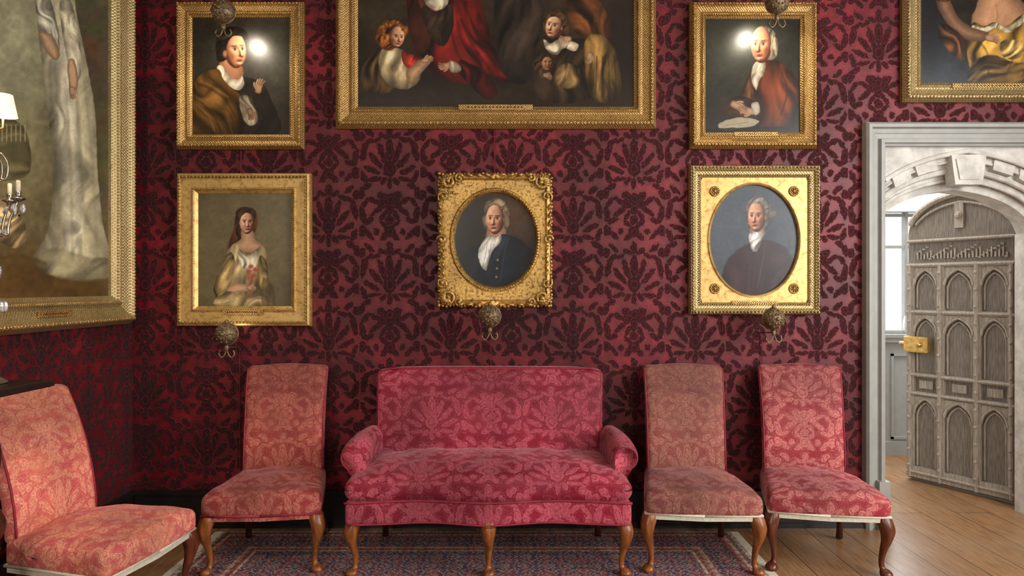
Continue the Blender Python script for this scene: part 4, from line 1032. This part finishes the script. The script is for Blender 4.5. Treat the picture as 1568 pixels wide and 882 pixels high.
# ---------------------------------------------------------------- picture lights (bronze globes)
m_b,nt,b=newmat('lamp_bulb'); b.inputs['Emission Color'].default_value=(1,.88,.66,1); b.inputs['Emission Strength'].default_value=45; b.inputs['Base Color'].default_value=(1,1,1,1)
def globe(px,py,y,hang=False):
    x=(px-784)*y/F; z=H-(py-441)*y/F; r=.062 if not hang else .064
    E=empty('picture_light',(x,y,z)); V=[];Fc=[]; NA,NB=28,14
    for layer,rr in ((0,r),(1,r*.94)):
        for i in range(NB+1):
            ph=math.radians(128)*i/NB
            for k in range(NA):
                a=2*math.pi*k/NA; V.append((rr*math.sin(ph)*math.cos(a),-rr*math.cos(ph),rr*math.sin(ph)*math.sin(a)))
    for L in (0,1):
        o=L*(NB+1)*NA
        for i in range(NB):
            for k in range(NA):
                k2=(k+1)%NA; Fc.append((o+i*NA+k,o+(i+1)*NA+k,o+(i+1)*NA+k2,o+i*NA+k2))
    mk('globe_shell',V,Fc,M_bronze,E,True)
    G=Geo()
    P=[(r*math.cos(a),0,r*math.sin(a)) for a in np.linspace(0,2*math.pi,33)]
    G.tube([(q[0]*1.02,.008,q[2]*1.02) for q in P],.004,6,False)
    G.tube([(math.cos(a)*r*1.02,math.sin(a)*-r*1.02,0) for a in np.linspace(0,math.pi,20)],.003,6,False)
    for k in range(10):
        a=k*.628
        for ph in (.45,.9): G.ball((r*math.sin(ph)*math.cos(a),-r*math.cos(ph),r*math.sin(ph)*math.sin(a)),.007,6,4)
    G.ball((0,-r,0),.012,8,5)
    G.ball((0,0,r+.008),.012,10,6)
    if not hang: G.tube([(0,0,-r),(0,.02,-r-.02),(0,YW-y-.008,-r-.03)],.004,6)
    for sx in (-1,1):
        P=[(0,0,-r),(sx*.002,0,-r-.03),(sx*.012,0,-r-.06),(sx*.03,0,-r-.075),(sx*.045,0,-r-.055),(sx*.038,0,-r-.035)]
        G.tube(cat(P,4),.0045,6)
    G.ball((0,0,-r-.02),.014,10,6,(1,1,1.4))
    G.obj('bracket',M_bronze,E,True)
    G=Geo()
    if hang: G.tube([(0,0,r),(0,0,CZ-z)],.0025,5)
    else: G.tube([(0,YW-y-.012,-r-.03),(0.002,YW-y-.012,-.6),(0.004,YW-y-.012,-z+.24)],.0025,5)
    G.obj('cord',M_cord,E)
    G=Geo(); G.ball((0,.015,-.005),.026,14,8); G.obj('bulb',m_b,E,True)
    return E
globe(342,18,3.84,True); globe(1190,4,3.84,True)
m_b,nt,b=newmat('lamp_bulb_dim'); b.inputs['Emission Color'].default_value=(1,.8,.55,1); b.inputs['Emission Strength'].default_value=4
globe(347,511,3.95); globe(750,484,3.95); globe(1185,488,3.95)
G=Geo(); G.tube([(bx(757),YW-.012,bz(197)),(bx(757),YW-.012,bz(264))],.0035,5); G.tube([(bx(364),YW-.012,bz(228)),(bx(364),YW-.012,bz(263))],.003,5); G.tube([(bx(1158),YW-.012,bz(227)),(bx(1158),YW-.012,bz(251))],.003,5)
G.obj('picture_hanging_cords',M_cord)

# ---------------------------------------------------------------- lights
def area(name,loc,tgt,sx,sy,pw,col):
    l=bpy.data.lights.new(name,'AREA'); l.shape='RECTANGLE'; l.size=sx; l.size_y=sy; l.energy=pw; l.color=col
    o=bpy.data.objects.new(name,l); COL.objects.link(o); o.location=loc
    o.rotation_euler=(Vector(tgt)-Vector(loc)).to_track_quat('-Z','Y').to_euler(); return o
area('daylight_window_right',(XR-.03,1.2,2.1),(0,2.8,1.0),2.6,2.3,200,(1,.98,.95))
area('fill_rear_left',(-1.65,YB+.1,2.0),(-.6,4,.6),1.1,2.8,110,(1,.93,.83))  # added fill lamp behind the camera; the rear wall has no window
area('fill_rear_right',(2.1,YB+.1,2.0),(1.0,4,.6),1.1,2.8,110,(1,.93,.83))  # second added fill, in front of the closed rear wall
area('hall_daylight',(3.45,HY-.1,1.6),(3.0,4.6,1.0),.8,1.0,34,(.95,.98,1))
area('hall_ceiling_fill',(3.0,5.2,2.85),(3.0,5.2,0),1.6,.9,38,(1,.98,.95))  # added fill below the hall ceiling, which has no opening
def pt(name,loc,pw,col,r=.03):
    l=bpy.data.lights.new(name,'POINT'); l.energy=pw; l.color=col; l.shadow_soft_size=r
    o=bpy.data.objects.new(name,l); COL.objects.link(o); o.location=loc; return o
pt('candelabrum_glow',(-1.995,2.675,2.165),8,(1,.76,.48),.03)
def spot(name,loc,tgt,pw,col,ang=100):
    l=bpy.data.lights.new(name,'SPOT'); l.energy=pw; l.color=col; l.spot_size=math.radians(ang); l.spot_blend=.9; l.shadow_soft_size=.03
    o=bpy.data.objects.new(name,l); COL.objects.link(o); o.location=loc
    o.rotation_euler=(Vector(tgt)-Vector(loc)).to_track_quat('-Z','Y').to_euler(); return o
for (px,py) in ((342,18),(1190,4)):
    x=(px-784)*3.84/F; z=H-(py-441)*3.84/F
    spot('picture_spot',(x,3.90,z-.01),(x,4.15,z-.35),11,(1,.88,.70),130)
for (px,py) in ((347,511),(750,484),(1185,488)):
    x=(px-784)*3.95/F; z=H-(py-441)*3.95/F
    spot('picture_uplight',(x,4.02,z),(x,4.15,z+.25),.5,(1,.84,.64),140)
spot('fill_spot_left',(-.6,1.2,2.9),(-2.05,3.2,.75),85,(1,.86,.68),62)  # added spot to brighten left wall and chair; no lamp stands here

w=bpy.data.worlds.new('world'); scene.world=w; w.use_nodes=True; bgN=w.node_tree.nodes['Background']; bgN.inputs[0].default_value=(.85,.93,1,1); bgN.inputs[1].default_value=2.0
cam=bpy.data.cameras.new('camera'); co=bpy.data.objects.new('camera',cam); COL.objects.link(co)
co.location=(0,0,H); co.rotation_euler=(math.pi/2,0,0); cam.sensor_width=36; cam.lens=36*F/1568; scene.camera=co
